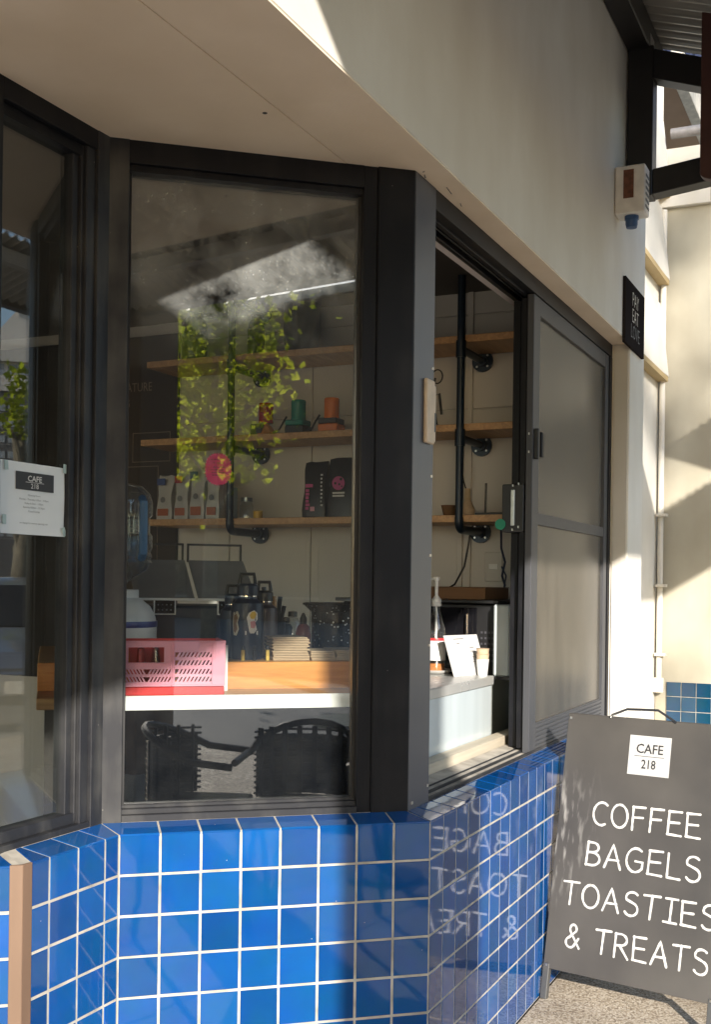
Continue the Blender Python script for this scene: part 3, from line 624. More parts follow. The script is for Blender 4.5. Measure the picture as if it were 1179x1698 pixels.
f = MB(); f.box(1.19, 1.25, .117, .198, 1.612, 1.785); lb = f.build('lock_body', M['black'], sw, bevel=.003)
f = MB(); f.box(1.1855, 1.1895, .150, .165, 1.635, 1.765); f.build('lever', M['steel'], lb, bevel=.002)
for x_, z_, y_ in ((1.188, 1.78, .157), (1.188, 1.62, .157), (1.188, 1.785, .135), (1.188, 1.63, .135), (1.191, 1.90, .100), (1.191, 1.965, .100)):
    f = MB(); f.obox((x_, y_, z_), (1, 0, 0), (0, 1, 0), (0, 0, 1), .004, .002, .004); f.build('screw', M['screw'], sw)
f = MB(); f.lathe([(0, 0), (.02, 0), (.02, .004), (0, .004)], n=14); st = f.build('green_sticker', mat('green_sticker', (.01, .22, .13), .5), lb); st.rotation_euler = (math.pi/2, 0, -math.pi/2); st.location = (1.188, .202, 1.64)

# ================================================================== INTERIOR
IN = at_frame('interior_wall', None, None, FR)
for k_ in ('label', 'category'):
    if k_ in IN: del IN[k_]
struct(IN)
# wall boards of the shelf wall (x = s 2.03.., runs inward)
mb = MB(); mb.box(2.045, 2.12, .21, 3.9, 0, 2.75); mb.build('wall_backing', M['int_wall'], IN)
xs = [.22, .62, .66, 1.02, 1.42, 1.86, 2.30]
def board(y0, y1, z0, z1):
    b_ = MB(); b_.box(2.033, 2.0455, y0+.003, y1-.003, z0+.003, z1-.003); b_.build('wall_panel', M['int_wall'], IN, bevel=.002)
for i in range(len(xs)-1):
    for z0, z1 in ((0, 1.16), (1.16, 2.2), (2.2, 2.62), (2.62, 2.75)): board(xs[i], xs[i+1], z0, z1)
for y_ in (.62, .66, 1.42): 
    b_ = MB(); b_.box(2.022, 2.0335, y_-.012, y_+.012, 0, 2.75); b_.build('batten', M['int_wall'], IN, bevel=.002)
mb = MB(); mb.box(-4, 2.12, 3.9, 4.0, 0, 2.75); mb.build('back_panel', M['int_wall'], IN)
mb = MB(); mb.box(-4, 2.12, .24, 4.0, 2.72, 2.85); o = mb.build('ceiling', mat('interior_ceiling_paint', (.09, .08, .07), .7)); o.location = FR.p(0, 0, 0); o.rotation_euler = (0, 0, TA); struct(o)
mb = MB(); mb.box(-4, 2.12, .21, 4.0, -.012, .01); o = mb.build('floor', M['floor_in']); o.location = FR.p(0, 0, 0); o.rotation_euler = (0, 0, TA); struct(o)
mb = MB(); mb.box(2.13, 5.3, .38, .5, 0, 5); o = mb.build('setback_wall', M['wall']); 
o.location = FR.p(0, 0, 0); o.rotation_euler = (0, 0, TA); tag(o, 'pale set back wall strip between the pier and the yellow wall', 'wall')
# blackboard on shelf wall
bb = at_frame('menu_blackboard', 'tall dark menu blackboard with faint chalk lettering behind the shelf ends', 'blackboard', FR)
mb = MB(); mb.box(2.012, 2.032, 2.16, 3.4, .9, 2.66); mb.build('board', M['blackboard'], bb, bevel=.003)
def bbt(txt, h, y, z, **k): text_mesh(txt, M['chalk_dim'], bb, h, (2.0115, y, z), (0, -1, 0), (0, 0, 1), **k)
bbt('SIGNATURE', .045, 2.45, 2.40, sx=.8); bbt('DOG', .040, 2.50, 2.32, sx=.8); bbt('FAN OF', .045, 2.42, 1.76); bbt('HEAT', .045, 2.42, 1.68)
ln_ = MB()
for (y0, y1, z0, z1) in ((2.20, 2.43, 2.02, 2.17), (2.27, 2.52, 1.48, 2.00)):
    for a, b_, c_, d_ in ((y0, y1, z0, z0+.004), (y0, y1, z1-.004, z1), (y0, y0+.004, z0, z1), (y1-.004, y1, z0, z1)): ln_.box(2.0105, 2.0118, a, b_, c_, d_)
ln_.build('chalk_line', M['chalk_dim'], bb)
# shelves
SHX0, SHX1 = 1.745, 2.03
SHZ = (2.467, 2.095, 1.712)
ylab = ('topmost', 'middle', 'lowest')
for k, z in enumerate(SHZ):
    s_ = at_frame('wall_shelf', '%s long timber shelf on the pipe brackets inside the cafe' % ylab[k], 'shelf', FR, group='timber shelves on the pipe brackets')
    mb = MB(); mb.box(SHX0, SHX1-.012, .225, 2.16+(.0, .03, -.02)[k], z-.030, z); mb.build('shelf_board', M['shelf'], s_, bevel=.002)
# pipe brackets
def pipe_bracket(y, label, top):
    r_ = at_frame('pipe_bracket', label, 'pipe bracket', FR, 1.735, y, 0, group='steel pipe brackets of the shelves')
    mb = MB(); x = 0.0; zz = [z_-.03-.03 for z_ in SHZ]
    p = [(0, 0, top)]
    mb.tube([(0, 0, zz[2]+.04), (0, 0, top)], .0165, 14); 
    mb.build('upright', M['pipe'], r_, smooth=True)
    for i, z_ in enumerate(zz):
        a = MB()
        if i == 2:
            pts = [(0, 0, z_+.05)]+[(.035-.035*math.cos(t*math.pi/16), 0, z_+.035-.035*math.sin(t*math.pi/16)) for t in range(9)]+[(.28, 0, z_)]
            a.tube(pts, .0185, 12)
        else: a.tube([(0, 0, z_), (.28, 0, z_)], .0165, 12)
        arm = a.build('arm', M['pipe'], r_, smooth=True)
        c_ = MB(); c_.tube([(0, 0, z_-.035), (0, 0, z_+.035)], .022, 14)
        if i < 2: c_.build('coupling', M['pipe'], arm, smooth=True)
        fl = MB(); fl.tube([(.276, 0, z_), (.286, 0, z_)], .048, 20); fl.tube([(.255, 0, z_), (.276, 0, z_)], .026, 14)
        fl = fl.build('flange', M['pipe'], arm, smooth=True)
    for z_ in zz:
        for q in range(4):
            sw_ = MB(); t = math.pi/4+q*math.pi/2; sw_.lathe([(0, 0), (.0055, 0), (.004, .003), (0, .003)], n=8)
            n8 = len(sw_.v)
            for ii in range(n8-32, n8):
                v = sw_.v[ii]; sw_.v[ii] = (.2752-v[2], v[0]+.034*math.cos(t), v[1]+z_+.034*math.sin(t))
            sw_.build('screw', M['screw'], r_)
    if top < 2.7:
        a = MB(); a.tube([(0, 0, top)]+[(.03-.03*math.cos(t*math.pi/16), 0, top+.03*math.sin(t*math.pi/16)) for t in range(1, 9)]+[(.28, 0, top+.03)], .0165, 12); a.build('top_arm', M['pipe'], r_, smooth=True)
        fl = MB(); fl.tube([(.276, 0, top+.03), (.286, 0, top+.03)], .048, 20); fl.build('flange', M['pipe'], r_, smooth=True)
pipe_bracket(.56, 'navy pipe bracket seen through the open sliding window, rising to the ceiling', 2.715)
pipe_bracket(1.68, 'navy pipe bracket behind the fixed window, bent to the wall at its top', 2.72-.04)

# wooden ledge behind the fixed window
ld = at_frame('window_ledge', 'timber ledge with a white front edge behind the fixed window', 'ledge', FM)
mb = MB(); mb.box(-.20, .72, .150, .345, 1.090, 1.120); mb.build('ledge_board', M['wood'], ld, bevel=.002)
mb = MB(); mb.box(-.12, .640, .142, .1498, 1.081, 1.1235); mb.build('white_edge', M['white_ledge'], ld, bevel=.0015)
mb = MB(); mb.box(-.20, .72, .346, .366, 1.09, 1.195); mb.build('upstand', M['ply'], ld, bevel=.002)
mb = MB(); mb.box(-.20, .72, .367, 1.20, 1.170, 1.193); mb.build('back_board', M['wood'], ld, bevel=.002)
mb = MB(); mb.box(-.18, .70, .26, 1.15, .012, 1.088); mb.build('cabinet', M['int_dark'], ld)
# serving counter behind the sliding window
sv = at_frame('serving_counter', 'steel topped serving counter with a pale glass front inside the sliding window', 'counter', FR)
CZ = 1.080
mb = MB(); mb.box(.16, 1.32, .262, .80, CZ-.035, CZ); mb.build('counter_top', mat('brushed_counter_steel', (.52, .52, .50), .3, metal=.35, var=.12, vs=3, stretch=(1, 9, 1), rvar=.1), sv, bevel=.003)
mb = MB(); mb.box(.16, 1.31, .268, .274, .84, CZ-.036); mb.build('front_panel', mat('pale_glass_panel', (.50, .56, .58), .15, var=.12, vs=2.2, stretch=(2.5, 1, .3)), sv)
mb = MB(); mb.box(1.322, 1.85, .30, .95, .02, CZ-.02); mb.build('side_cabinet', mat('grey_green_cabinet', (.20, .21, .18), .3), sv, bevel=.003)
mb = MB(); mb.box(.16, 1.30, .276, .79, .02, CZ-.037); mb.build('carcass', M['int_dark'], sv)
mb = MB(); mb.box(.16, 2.0, .205, .262, .77, .862); mb.build('sill_board', mat('worn_sill_board', (.50, .44, .34), .6, var=.2, vs=5, stretch=(.5, 6, 6)), sv, bevel=.002)

# helper to stand things where a sight line meets a plane of known height or a wall plane
def ray(px, py):
    u = px-589; v = py-967; c_, s__ = math.cos(.0128), math.sin(.0128)
    return Vector(((u*c_+v*s__)/1900, 1.0, -(v*c_-u*s__)/1900))
def on_z(px, py, z):
    d = ray(px, py); t = (z-EYE)/d.z; return Vector((0, 0, EYE))+d*t
def on_F(px, py, F, depth=None, s=None):
    """point on the plane F-depth = depth, or F-x = s"""
    d = ray(px, py); o_ = Vector((-F.o[0], -F.o[1])); n = F.n if s is None else F.u; k = depth if s is None else s
    t = (k-(o_.x*n[0]+o_.y*n[1]))/(d.x*n[0]+d.y*n[1]); return Vector((0, 0, EYE))+d*t

# --- crates
def crate(name, label, x, y, z, w, d, h, m_in, m_out, slots=True):
    r_ = at_frame(name, label, 'crate', FM, x, y, z)
    t = .003; mb = MB()
    def wall_panel(x0, x1, z0, z1, holes, place):
        xs_ = sorted({x0, x1}|{a for q in holes for a in (q[0], q[1])}); zs_ = sorted({z0, z1}|{a for q in holes for a in (q[2], q[3])})
        for i in range(len(xs_)-1):
            for j in range(len(zs_)-1):
                cx, cz = (xs_[i]+xs_[i+1])/2, (zs_[j]+zs_[j+1])/2
                if any(q[0] < cx < q[1] and q[2] < cz < q[3] for q in holes): continue
                place(xs_[i], xs_[i+1], zs_[j], zs_[j+1])
    return r_, t
cr = at_frame('folding_crate', 'pink plastic folding crate with slanted slots on the window ledge', 'crate', FM, 0, 0, 1.1205)
CX1 = loc(FM, on_F(372, 1150, FM, depth=.172)[:2])[0]; CX0 = CX1-.42; CY0, CY1 = .172, .325; CH = .142; BASE = .024
fr = MB(); t = .003
# front face made of strips so that the slanted slots are real openings
def slanted_front(mb, x0, x1, z0, z1, n, lean, y):
    """a row of parallelogram ribs leaving n slanted slots"""
    w = (x1-x0)/n; 
    for i in range(n+1):
        xa = x0+i*w-w*.28; xb = x0+i*w+w*.28
        if lean < 0: sh = -(z1-z0)*.55
        else: sh = (z1-z0)*.55
        q = [(max(x0-w*.3, xa), z0), (min(x1+w*.3, xb), z0), (xb+sh, z1), (xa+sh, z1)]
        mb.prismy(q, y, y+t)
zb = BASE+.002
# solid areas
def solid(mb, x0, x1, z0, z1): mb.box(x0, x1, CY0, CY0+t, z0, z1)
rows_r = [(.036, .049), (.056, .069), (.079, .092), (.100, .113)]     # right hand rows
rows_l = [(.036, .049), (.056, .069)]
XR0, XR1 = CX1-.125, CX1-.045; XL0, XL1 = CX1-.262, CX1-.145
solid(fr, CX1-.033, CX1, BASE, CH); solid(fr, CX1-.14, CX1-.132, BASE, CH); solid(fr, CX0, CX1-.268-.03, BASE, CH)
prev = BASE
for z0, z1 in rows_r+[(CH, CH)]:
    fr.box(CX1-.132, CX1-.033, CY0, CY0+t, prev, z0); prev = z1
    if z0 < CH: slanted_front(fr, XR0, XR1, z0, z1, 8, 1, CY0)
prev = BASE
for z0, z1 in rows_l+[(.086, .086)]:
    fr.box(CX1-.298, CX1-.140, CY0, CY0+t, prev, z0); prev = z1
    if z0 < .08:
        slanted_front(fr, XL0, (XL0+XL1)/2-.006, z0, z1, 6, -1, CY0); slanted_front(fr, (XL0+XL1)/2+.004, XL1, z0, z1, 6, 1, CY0)
        fr.box(CX1-.298, XL0-.012, CY0, CY0+t, z0, z1)
# grip hole
fr.box(CX1-.298, CX1-.252, CY0, CY0+t, .086, CH); fr.box(CX1-.160, CX1-.140, CY0, CY0+t, .086, CH); fr.box(CX1-.252, CX1-.160, CY0, CY0+t, .118+.008, CH)
fr.build('front_side', M['pink'], cr)
rb = MB()
for a, b_, c_, d_ in ((CX0, CX1+.001, CH-.004, CH+.001), (CX0, CX1, BASE, BASE+.005), (CX0, CX1-.14, .0835, .0865), (CX1-.143, CX1-.139, BASE, CH), (CX1-.036, CX1-.033, BASE+.006, CH-.006), (CX1-.134, CX1-.132, BASE+.006, CH-.006)): rb.box(a, b_, CY0-.0035, CY0+t+.003, c_, d_)
rb.build('rib', M['pink'], cr, bevel=.0008)
rs = MB()
for i in range(5): rs.box(CX1-.003, CX1, CY0+.004, CY1, .028+i*.026, .028+i*.026+.012)
rs.box(CX1-.003, CX1+.001, CY0+.004, CY0+.03, BASE, CH); rs.box(CX1-.003, CX1+.001, CY1-.03, CY1, BASE, CH); rs.box(CX1-.005, CX1+.002, CY0+.004, CY1, CH-.008, CH)
rs.build('end_side', M['red'], cr)
rk = MB(); rk.box(CX0, CX1, CY1-.003, CY1, BASE, CH); rk.box(CX0, CX0+.003, CY0, CY1, BASE, CH); rk.build('back_side', M['red'], cr)
bs = MB(); bs.box(CX0+.002, CX1-.001, CY0+.001, CY1, .0, BASE); bs.build('crate_base', M['red'], cr, bevel=.003)
# snacks in the crate
for i in range(7):
    p = (CX0+.12+i*.042, CY0+.05+.045*(i % 2), 1.1205+BASE+.001)
    o = at_frame('snack_packet', '%s snack packet, number %s from the left in the pink crate' % (('silver', 'orange', 'red')[i % 3], ('one', 'two', 'three', 'four', 'five', 'six', 'seven')[i]), 'packet', FM, p[0], p[1], p[2], rz=i*.6, group='snack packets in the pink crate')
    mb = MB(); mb.lathe([(0, 0), (.018, .004), (.022, .05), (.016, .095), (0, .100)], n=8, sq=.55); mb.build('wrapper', [M['chrome'], M['orange'], M['cup_red']][i % 3], o, smooth=True)
ft = at_frame('price_ticket', 'small cream card standing behind the right end of the pink crate', 'card', FM, CX1+.012, CY1-.04, 1.1205)
mb = MB(); mb.box(-.006, .012, 0, .002, 0, .125); mb.build('card_face', M['paper'], ft)

# --- water dispenser with its jug
p = on_z(166, 1140, 1.1205); p = FM.p(loc(FM, (0, 0))[0], 0)
q = on_F(190, 1100, FM, depth=.53)
wd = thing('water_dispenser', 'white countertop water dispenser half hidden behind the left mullion', 'water dispenser', (q.x, q.y, 1.1935), TM); wd.scale = (.86,)*3
mb = MB(); mb.lathe([(0, 0), (.13, 0), (.135, .01), (.137, .115), (.132, .14), (.115, .175), (.085, .20), (.075, .205), (.075, .232), (0, .232)], n=36); mb.build('bowl', M['white'], wd, smooth=True)
mb = MB(); mb.lathe([(.1375, .108), (.1385, .110), (.1385, .126), (.1375, .128)], n=36); mb.build('blue_band', mat('blue_glaze_band', (.03, .06, .25), .3), wd, smooth=True)
mb = MB(); mb.tube([(-.13, -.02, .05), (-.185, -.035, .05)], .010, 10); mb.tube([(-.185, -.035, .062), (-.185, -.035, .02)], .012, 10, .009); mb.tube([(-.185, -.035, .062), (-.19, -.036, .078), (-.160, -.030, .092)], .007, 8); mb.build('tap', M['white'], wd, smooth=True)
jg = thing('water_jug', 'clear inverted water bottle with a blue handle on the white dispenser', 'water bottle', (q.x, q.y, 1.1935+.200), TM); jg.scale = (.86,)*3
prof = [(.028, 0), (.03, .02), (.055, .035), (.105, .065), (.118, .09), (.112, .10), (.118, .11), (.112, .125), (.118, .14), (.118, .18), (.110, .19), (.110, .24), (.118, .25), (.118, .29), (.110, .32), (.085, .345), (.05, .355), (0, .357)]
mb = MB(); mb.lathe(prof, n=40); mb.build('bottle', M['jug'], jg, smooth=True)
mb = MB(); mb.lathe([(0, .004), (.024, .004), (.05, .040), (.10, .070), (.108, .10), (.108, .178), (0, .178)], n=32); mb.build('water', pane_mat('water_in_jug', tint=(.62, .72, .80), dust=0, speck=0), jg, smooth=True)
mb = MB(); mb.tube([(.075, -.10, .30), (.077, -.135, .285), (.077, -.138, .20), (.077, -.135, .12), (.075, -.10, .105)], .0135, 12); mb.build('carry_handle', M['jug_blue'], jg, smooth=True)

# --- drink flasks
def flask(name, label, px, py, depth, r, h, m_, sticker=None, z=1.1935):
    q_ = on_F(px, py, FM, depth=depth); o = thing(name, label, 'flask', (q_.x, q_.y, z), TM)
    mb = MB(); mb.lathe([(0, 0), (r*.96, 0), (r, .005), (r, h*.70), (r*.95, h*.76), (r*.62, h*.82), (r*.60, h*.86)], n=32); mb.build('flask_body', m_, o, smooth=True)
    mb = MB(); mb.lathe([(r*.61, h*.845), (r*.63, h*.85), (r*.63, h*.865), (r*.61, h*.87)], n=28); mb.build('steel_ring', M['chrome'], o, smooth=True)
    mb = MB(); mb.lathe([(0, h*.86), (r*.66, h*.865), (r*.66, h*1.0), (r*.5, h*1.03), (0, h*1.03)], n=28); cap = mb.build('cap', M['black'] if m_ is not M['navy'] else M['navy'], o, smooth=True)
    mb = MB(); mb.tube([(-r*.5, 0, h*1.02), (-r*.4, 0, h*1.16), (r*.4, 0, h*1.16), (r*.5, 0, h*1.02)], .006, 8); mb.build('carry_loop', M['black'], cap, smooth=True)
    return o
fl1 = flask('drink_flask', 'navy drink flask with a cartoon sticker beside the pink crate', 408, 1098, .50, .047, .215, M['navy'])
fl2 = flask('drink_flask', 'dark brown drink flask right behind the navy flask', 436, 1098, .58, .040, .195, M['brown_flask'])
fl3 = flask('drink_flask', 'black blue drink flask between the crate and the stickered flask', 384, 1098, .56, .038, .185, M['navy'])
def sticker(o, r, cx_, cz, pts, m_, k=0):
    # wraps a flat outline on the cylinder
    n = len(pts); vs = [((r+.0006+k)*math.sin(cx_+x/r), -(r+.0006+k)*math.cos(cx_+x/r), cz+z) for x, z in pts]
    c_ = (((r+.0008+k)*math.sin(cx_), -(r+.0008+k)*math.cos(cx_), cz)); mb = MB(); mb.add(vs+[c_], [(i, (i+1) % n, n) for i in range(n)]); return mb.build('sticker', m_, o)
M['st1'] = mat('sticker_cream', (.5, .45, .35), .5); M['st2'] = mat('sticker_yellow', (.60, .42, .08), .5); M['st3'] = mat('sticker_pink', (.55, .25, .28), .5); M['st4'] = mat('sticker_white', (.65, .65, .65), .5); M['st5'] = mat('sticker_brown', (.22, .13, .07), .6)
sticker(fl1, .047, .15, .11, [(-.016, .012), (-.010, .026), (.006, .034), (.017, .026), (.018, .008), (.010, -.002), (.016, -.022), (.006, -.034), (-.008, -.030), (-.012, -.008)], M['st4'])
sticker(fl1, .047, .20, .125, [(-.010, .004), (-.005, .014), (.006, .016), (.011, .006), (.004, -.006), (-.006, -.006)], M['st2'], .0006)
sticker(fl1, .047, .20, .105, [(-.008, .006), (.006, .008), (.009, -.004), (.004, -.014), (-.006, -.012)], M['st3'], .0007)
sticker(fl1, .047, .15, .078, [(-.020, .006), (.020, .006), (.020, -.006), (-.020, -.006)], M['st4'])
sticker(fl1, .047, -.95, .105, [(-.010, .032), (.008, .036), (.014, .022), (.008, .004), (.013, -.016), (.004, -.036), (-.008, -.034), (-.013, -.004)], M['st1'])
sticker(fl1, .047, -.95, .105, [(-.006, .024), (.005, .028), (.009, .016), (.004, .0), (.008, -.016), (.0, -.028), (-.006, -.024), (-.008, -.004)], M['st5'], .0006)
# small batteries / markers standing in front
for i, (px_, c_) in enumerate(((402, M['st2']), (443, M['st2']), (421, M['blackgloss']))):
    q_ = on_F(px_, 1096, FM, depth=.43); o = thing('capped_tube', ['small yellow capped tube at the foot of the navy flask', 'small yellow capped tube at the foot of the brown flask', 'small black capped tube between the two yellow ones'][i], 'tube', (q_.x, q_.y, 1.1935), TM)
    mb = MB(); mb.lathe([(0, 0), (.0055, 0), (.0055, .03), (0, .03)], n=12); mb.build('barrel', c_, o, smooth=True)
    mb = MB(); mb.lathe([(0, .031), (.005, .031), (.005, .042), (0, .043)], n=12); mb.build('cap', M['black'], o, smooth=True)
# --- stacks of paper
def paper_stack(label, px0, px1, depth, h, n):
    a = loc(FM, on_F(px0, 1098, FM, depth=depth)[:2])[0]; b_ = loc(FM, on_F(px1, 1098, FM, depth=depth)[:2])[0]
    o = at_frame('paper_bag_stack', label, 'stack of paper bags', FM, (a+b_)/2, depth, 1.1935); w = (b_-a)/2; dz = h/n
    for i in range(n):
        mb = MB(); j = rnd.uniform(-.003, .003); mb.box(-w+j, w+j+rnd.uniform(-.003, .003), rnd.uniform(0, .004), .16, i*dz, (i+1)*dz-.0014); mb.build('paper_bag', M['kraft'], o, bevel=.0004)
paper_stack('tall stack of brown paper bags right of the flasks', 452, 512, .42, .068, 14)
paper_stack('low stack of pale paper bags under the speckled black bucket', 516, 556, .41, .028, 6)
paper_stack('low shaded stack of paper bags beside the window jamb', 558, 600, .42, .030, 6)
# --- speckled black bucket / sink strainer
q_ = on_F(556, 1080, FM, depth=.66); bk = thing('black_bucket', 'black wide rimmed plastic bucket with white specks behind the paper bags', 'bucket', (q_.x, q_.y, 1.1935), TM)
mspeck = bpy.data.materials.new('black_plastic_with_specks'); mspeck.use_nodes = True
_n = mspeck.node_tree.nodes; _l = mspeck.node_tree.links; _b = _n['Principled BSDF']; _tc = _n.new('ShaderNodeTexCoord'); _v = _n.new('ShaderNodeTexVoronoi'); _v.inputs['Scale'].default_value = 75
_l.new(_tc.outputs['Object'], _v.inputs['Vector']); _m = _n.new('ShaderNodeMath'); _m.operation = 'LESS_THAN'; _m.inputs[1].default_value = .22; _l.new(_v.outputs['Distance'], _m.inputs[0])
_r = _n.new('ShaderNodeValToRGB'); _r.color_ramp.elements[0].color = (.008, .008, .008, 1); _r.color_ramp.elements[1].color = (.45, .45, .45, 1); _l.new(_m.outputs[0], _r.inputs[0]); _l.new(_r.outputs[0], _b.inputs['Base Color']); _b.inputs['Roughness'].default_value = .25
mb = MB(); mb.lathe([(0, 0), (.066, 0), (.075, .10), (.078, .135), (.10, .155), (.105, .158), (.102, .162), (.076, .140), (.070, .10), (.062, .006), (0, .006)], n=32); mb.build('bucket_shell', mspeck, bk, smooth=True)
mb = MB(); mb.tube([(.103*math.cos(a*math.pi/16), .103*math.sin(a*math.pi/16), .160) for a in range(33)], .004, 8); mb.build('rim', M['blackgloss'], bk, smooth=True)
# --- utensil pot and sauce bottle
q_ = on_F(452, 1060, FM, depth=.80); ut = thing('utensil_pot', 'dark pot of wooden stirrers and brushes behind the flasks', 'utensil pot', (q_.x, q_.y, 1.1935), TM)
mb = MB(); mb.lathe([(0, 0), (.035, 0), (.04, .10), (.036, .10), (.03, .01), (0, .01)], n=20); mb.build('pot', M['black'], ut, smooth=True)
for i in range(5):
    mb = MB(); a = i*1.3; mb.tube([(.01*math.cos(a), .01*math.sin(a), .02), (.035*math.cos(a), .03*math.sin(a), .15+.03*(i % 3))], .004, 6, .008); mb.build('stirrer', M['wood'] if i % 2 else M['black'], ut, smooth=True)
q_ = on_F(502, 1060, FM, depth=.76); sb = thing('sauce_bottle', 'small red sauce bottle with a pointed cap behind the paper bags', 'bottle', (q_.x, q_.y, 1.1935), TM)
mb = MB(); mb.lathe([(0, 0), (.024, 0), (.026, .06), (.020, .085), (.010, .095)], n=20); mb.build('bottle_body', mat('dim_red_sauce', (.22, .05, .04), .3), sb, smooth=True)
mb = MB(); mb.lathe([(.011, .094), (.012, .11), (.004, .128), (0, .13)], n=14); mb.build('nozzle', M['black'], sb, smooth=True)
for i, px_ in enumerate((472, 484, 528)):
    q_ = on_F(px_, 1060, FM, depth=.88); o = thing('small_jar', ['short dark jar behind the tall paper stack', 'glass dropper bottle behind the tall paper stack', 'black tub half hidden by the bucket'][i], 'jar', (q_.x, q_.y, 1.1935), TM)
    mb = MB(); mb.lathe([(0, 0), (.024, 0), (.026, .075+.02*i), (.018, .09+.02*i), (0, .092+.02*i)], n=18); mb.build('jar_body', [M['black'], M['jarglass'], M['blackgloss']][i], o, smooth=True)
    mb = MB(); mb.lathe([(0, .093+.02*i), (.016, .093+.02*i), (.015, .11+.02*i), (0, .112+.02*i)], n=14); mb.build('lid', M['black'], o, smooth=True)
# --- coffee machine
q_ = on_F(322, 1095, FM, depth=.74); cm = thing('coffee_machine', 'black twin tray coffee machine with white edged lids and two small displays', 'coffee machine', (q_.x, q_.y, 1.1935), TM)
mb = MB(); mb.box(-.20, .20, 0, .34, 0, .150); mb.build('machine_body', M['navy'], cm, bevel=.008)
for s_ in (-1, 1):
    lid = MB(); xc = s_*.098; lid.add([(xc-.092, -.03, .168), (xc+.092, -.03, .168), (xc+.092+s_*.0, .26, .290), (xc-.092, .26, .290), (xc-.092, -.03, .172), (xc+.092, -.03, .172), (xc+.092, .26, .296), (xc-.092, .26, .296)],
                      [(0, 1, 2, 3), (7, 6, 5, 4), (0, 4, 5, 1), (1, 5, 6, 2), (2, 6, 7, 3), (3, 7, 4, 0)])
    l_ = lid.build('lid_panel', mat('grey_smoked_panel', (.22, .21, .20), .2), cm)
    e_ = MB(); e_.box(xc-.094, xc+.094, -.036, -.029, .166, .1735); e_.build('white_edge', M['white'], l_, bevel=.001)
    d_ = MB(); 
    for a, b2, c_, dd in ((xc-.034, xc+.034, .122, .126), (xc-.034, xc-.030, .126, .166), (xc+.030, xc+.034, .126, .166)): d_.box(a, b2, -.036, -.030, c_, dd)
    d_.build('display_bezel', M['white'], cm, bevel=.001)
    d_ = MB(); d_.box(xc-.030, xc+.030, -.032, .002, .126, .165); dp = d_.build('display', M['blackgloss'], cm)
    k_ = MB()
    for u_ in range(4):
        for w_ in range(2): k_.box(xc-.022+u_*.013, xc-.018+u_*.013, -.0335, -.0318, .135+w_*.016, .139+w_*.016)
    k_.build('button', M['greyink'], dp)
    r2 = MB(); r2.box(xc-.095, xc+.09, .27, .278, .345, .352); r2.box(xc-.095, xc-.088, .27, .278, .29, .352); r2.box(xc+.083, xc+.09, .27, .278, .29, .352); r2.build('cup_rail', M['black'], cm)
# --- jug shadow object: tall lamp post-like steamer at left
# --- cans on the middle shelf
def can_stand(label, px, py_top, py_bot, color, base):
    z = SHZ[1]; s0 = SHX0+.075
    q_ = on_F(px, py_bot, FR, s=s0); o = thing('can_stand', label, 'can', (q_.x, q_.y, z+.0005), TA+math.pi/2)
    if base == 'cone':
        mb = MB(); mb.lathe([(0, 0), (.055, 0), (.05, .012), (.03, .04), (.012, .055), (0, .057)], n=10); mb.build('base', mat('amber_cut_glass', (.62, .28, .07), .15), o); zc = .057
        mb = MB(); mb.box(-.005, .055, .02, .05, 0, .05); mb.build('bracket', M['black'], o, bevel=.003)
    else:
        mb = MB(); mb.box(-.048, .048, -.045, .045, 0, .036); mb.build('base', color if base == 'full' else M['black'], o, bevel=.005)
        mb = MB(); mb.box(-.045, .048, -.042, .042, .037, .062); mb.build('tray', M['black'] if base == 'full' else color, o, bevel=.004)
        mb = MB(); mb.box(-.015, .015, -.0435, -.042, .044, .055); mb.build('badge', M['greyink'], o); zc = .062
        mb = MB(); mb.tube([(.05, .02, .08), (.065, .03, .05), (.08, .035, .02), (.11, .04, .006)], .0045, 8); mb.build('hose', M['black'], o, smooth=True)
    mb = MB(); r_ = .034; mb.lathe([(0, zc), (r_, zc), (r_+.001, zc+.005)]+[(r_-.0008*(i % 2), zc+.01+i*.008) for i in range(9)]+[(r_, zc+.088), (r_-.003, zc+.092), (0, zc+.092)], n=28); mb.build('can', color, o, smooth=True)
can_stand('red lidded can on an amber glass foot on the middle shelf', 440, 665, 716, M['cup_red'], 'cone')
can_stand('teal can on a dark stand between the red and the orange one', 494, 657, 712, M['teal'], 'dark')
can_stand('orange can on an orange and black stand on the middle shelf', 549, 655, 712, M['orange'], 'full')

# --- bags on the lowest shelf
def bag(name, label, px, w, h, s0, m_, d=.06, top='fold', z=SHZ[2], rz=0):
    q_ = on_F(px, 852, FR, s=s0); o = thing(name, label, 'bag', (q_.x, q_.y, z+.0005), TA-math.pi/2+rz)
    # local x = towards the street, i.e. to the right in view ; y = towards the wall
    o.rotation_euler = (0, 0, TA-math.pi/2+rz)
    n = 7; vs = []; fs = []
    for j in range(n+1):
        t_ = j/n; z_ = h*t_; dd = d*(1-t_**2.2)*.5+.0015; ww = w/2*(1-.06*math.sin(t_*3.1))+(.004*math.sin(9*t_))
        for (a, b_) in ((-1, -1), (-.5, -1.25), (.0, -1.1), (.5, -1.25), (1, -1), (1, 1), (0, 1.2), (-1, 1)):
            vs.append((a*ww, b_*dd*(1 if t_ < .97 else .6), z_+(.004*math.sin(a*4+px) if t_ > .9 else 0)))
    for j in range(n):
        for i in range(8): k2 = (i+1) % 8; fs.append((j*8+i, j*8+k2, (j+1)*8+k2, (j+1)*8+i))
    fs.append(tuple(range(7, -1, -1))); fs.append(tuple(n*8+i for i in range(8)))
    mb = MB(); mb.add(vs, fs); mb.build('bag_body', m_, o, smooth=True); return o
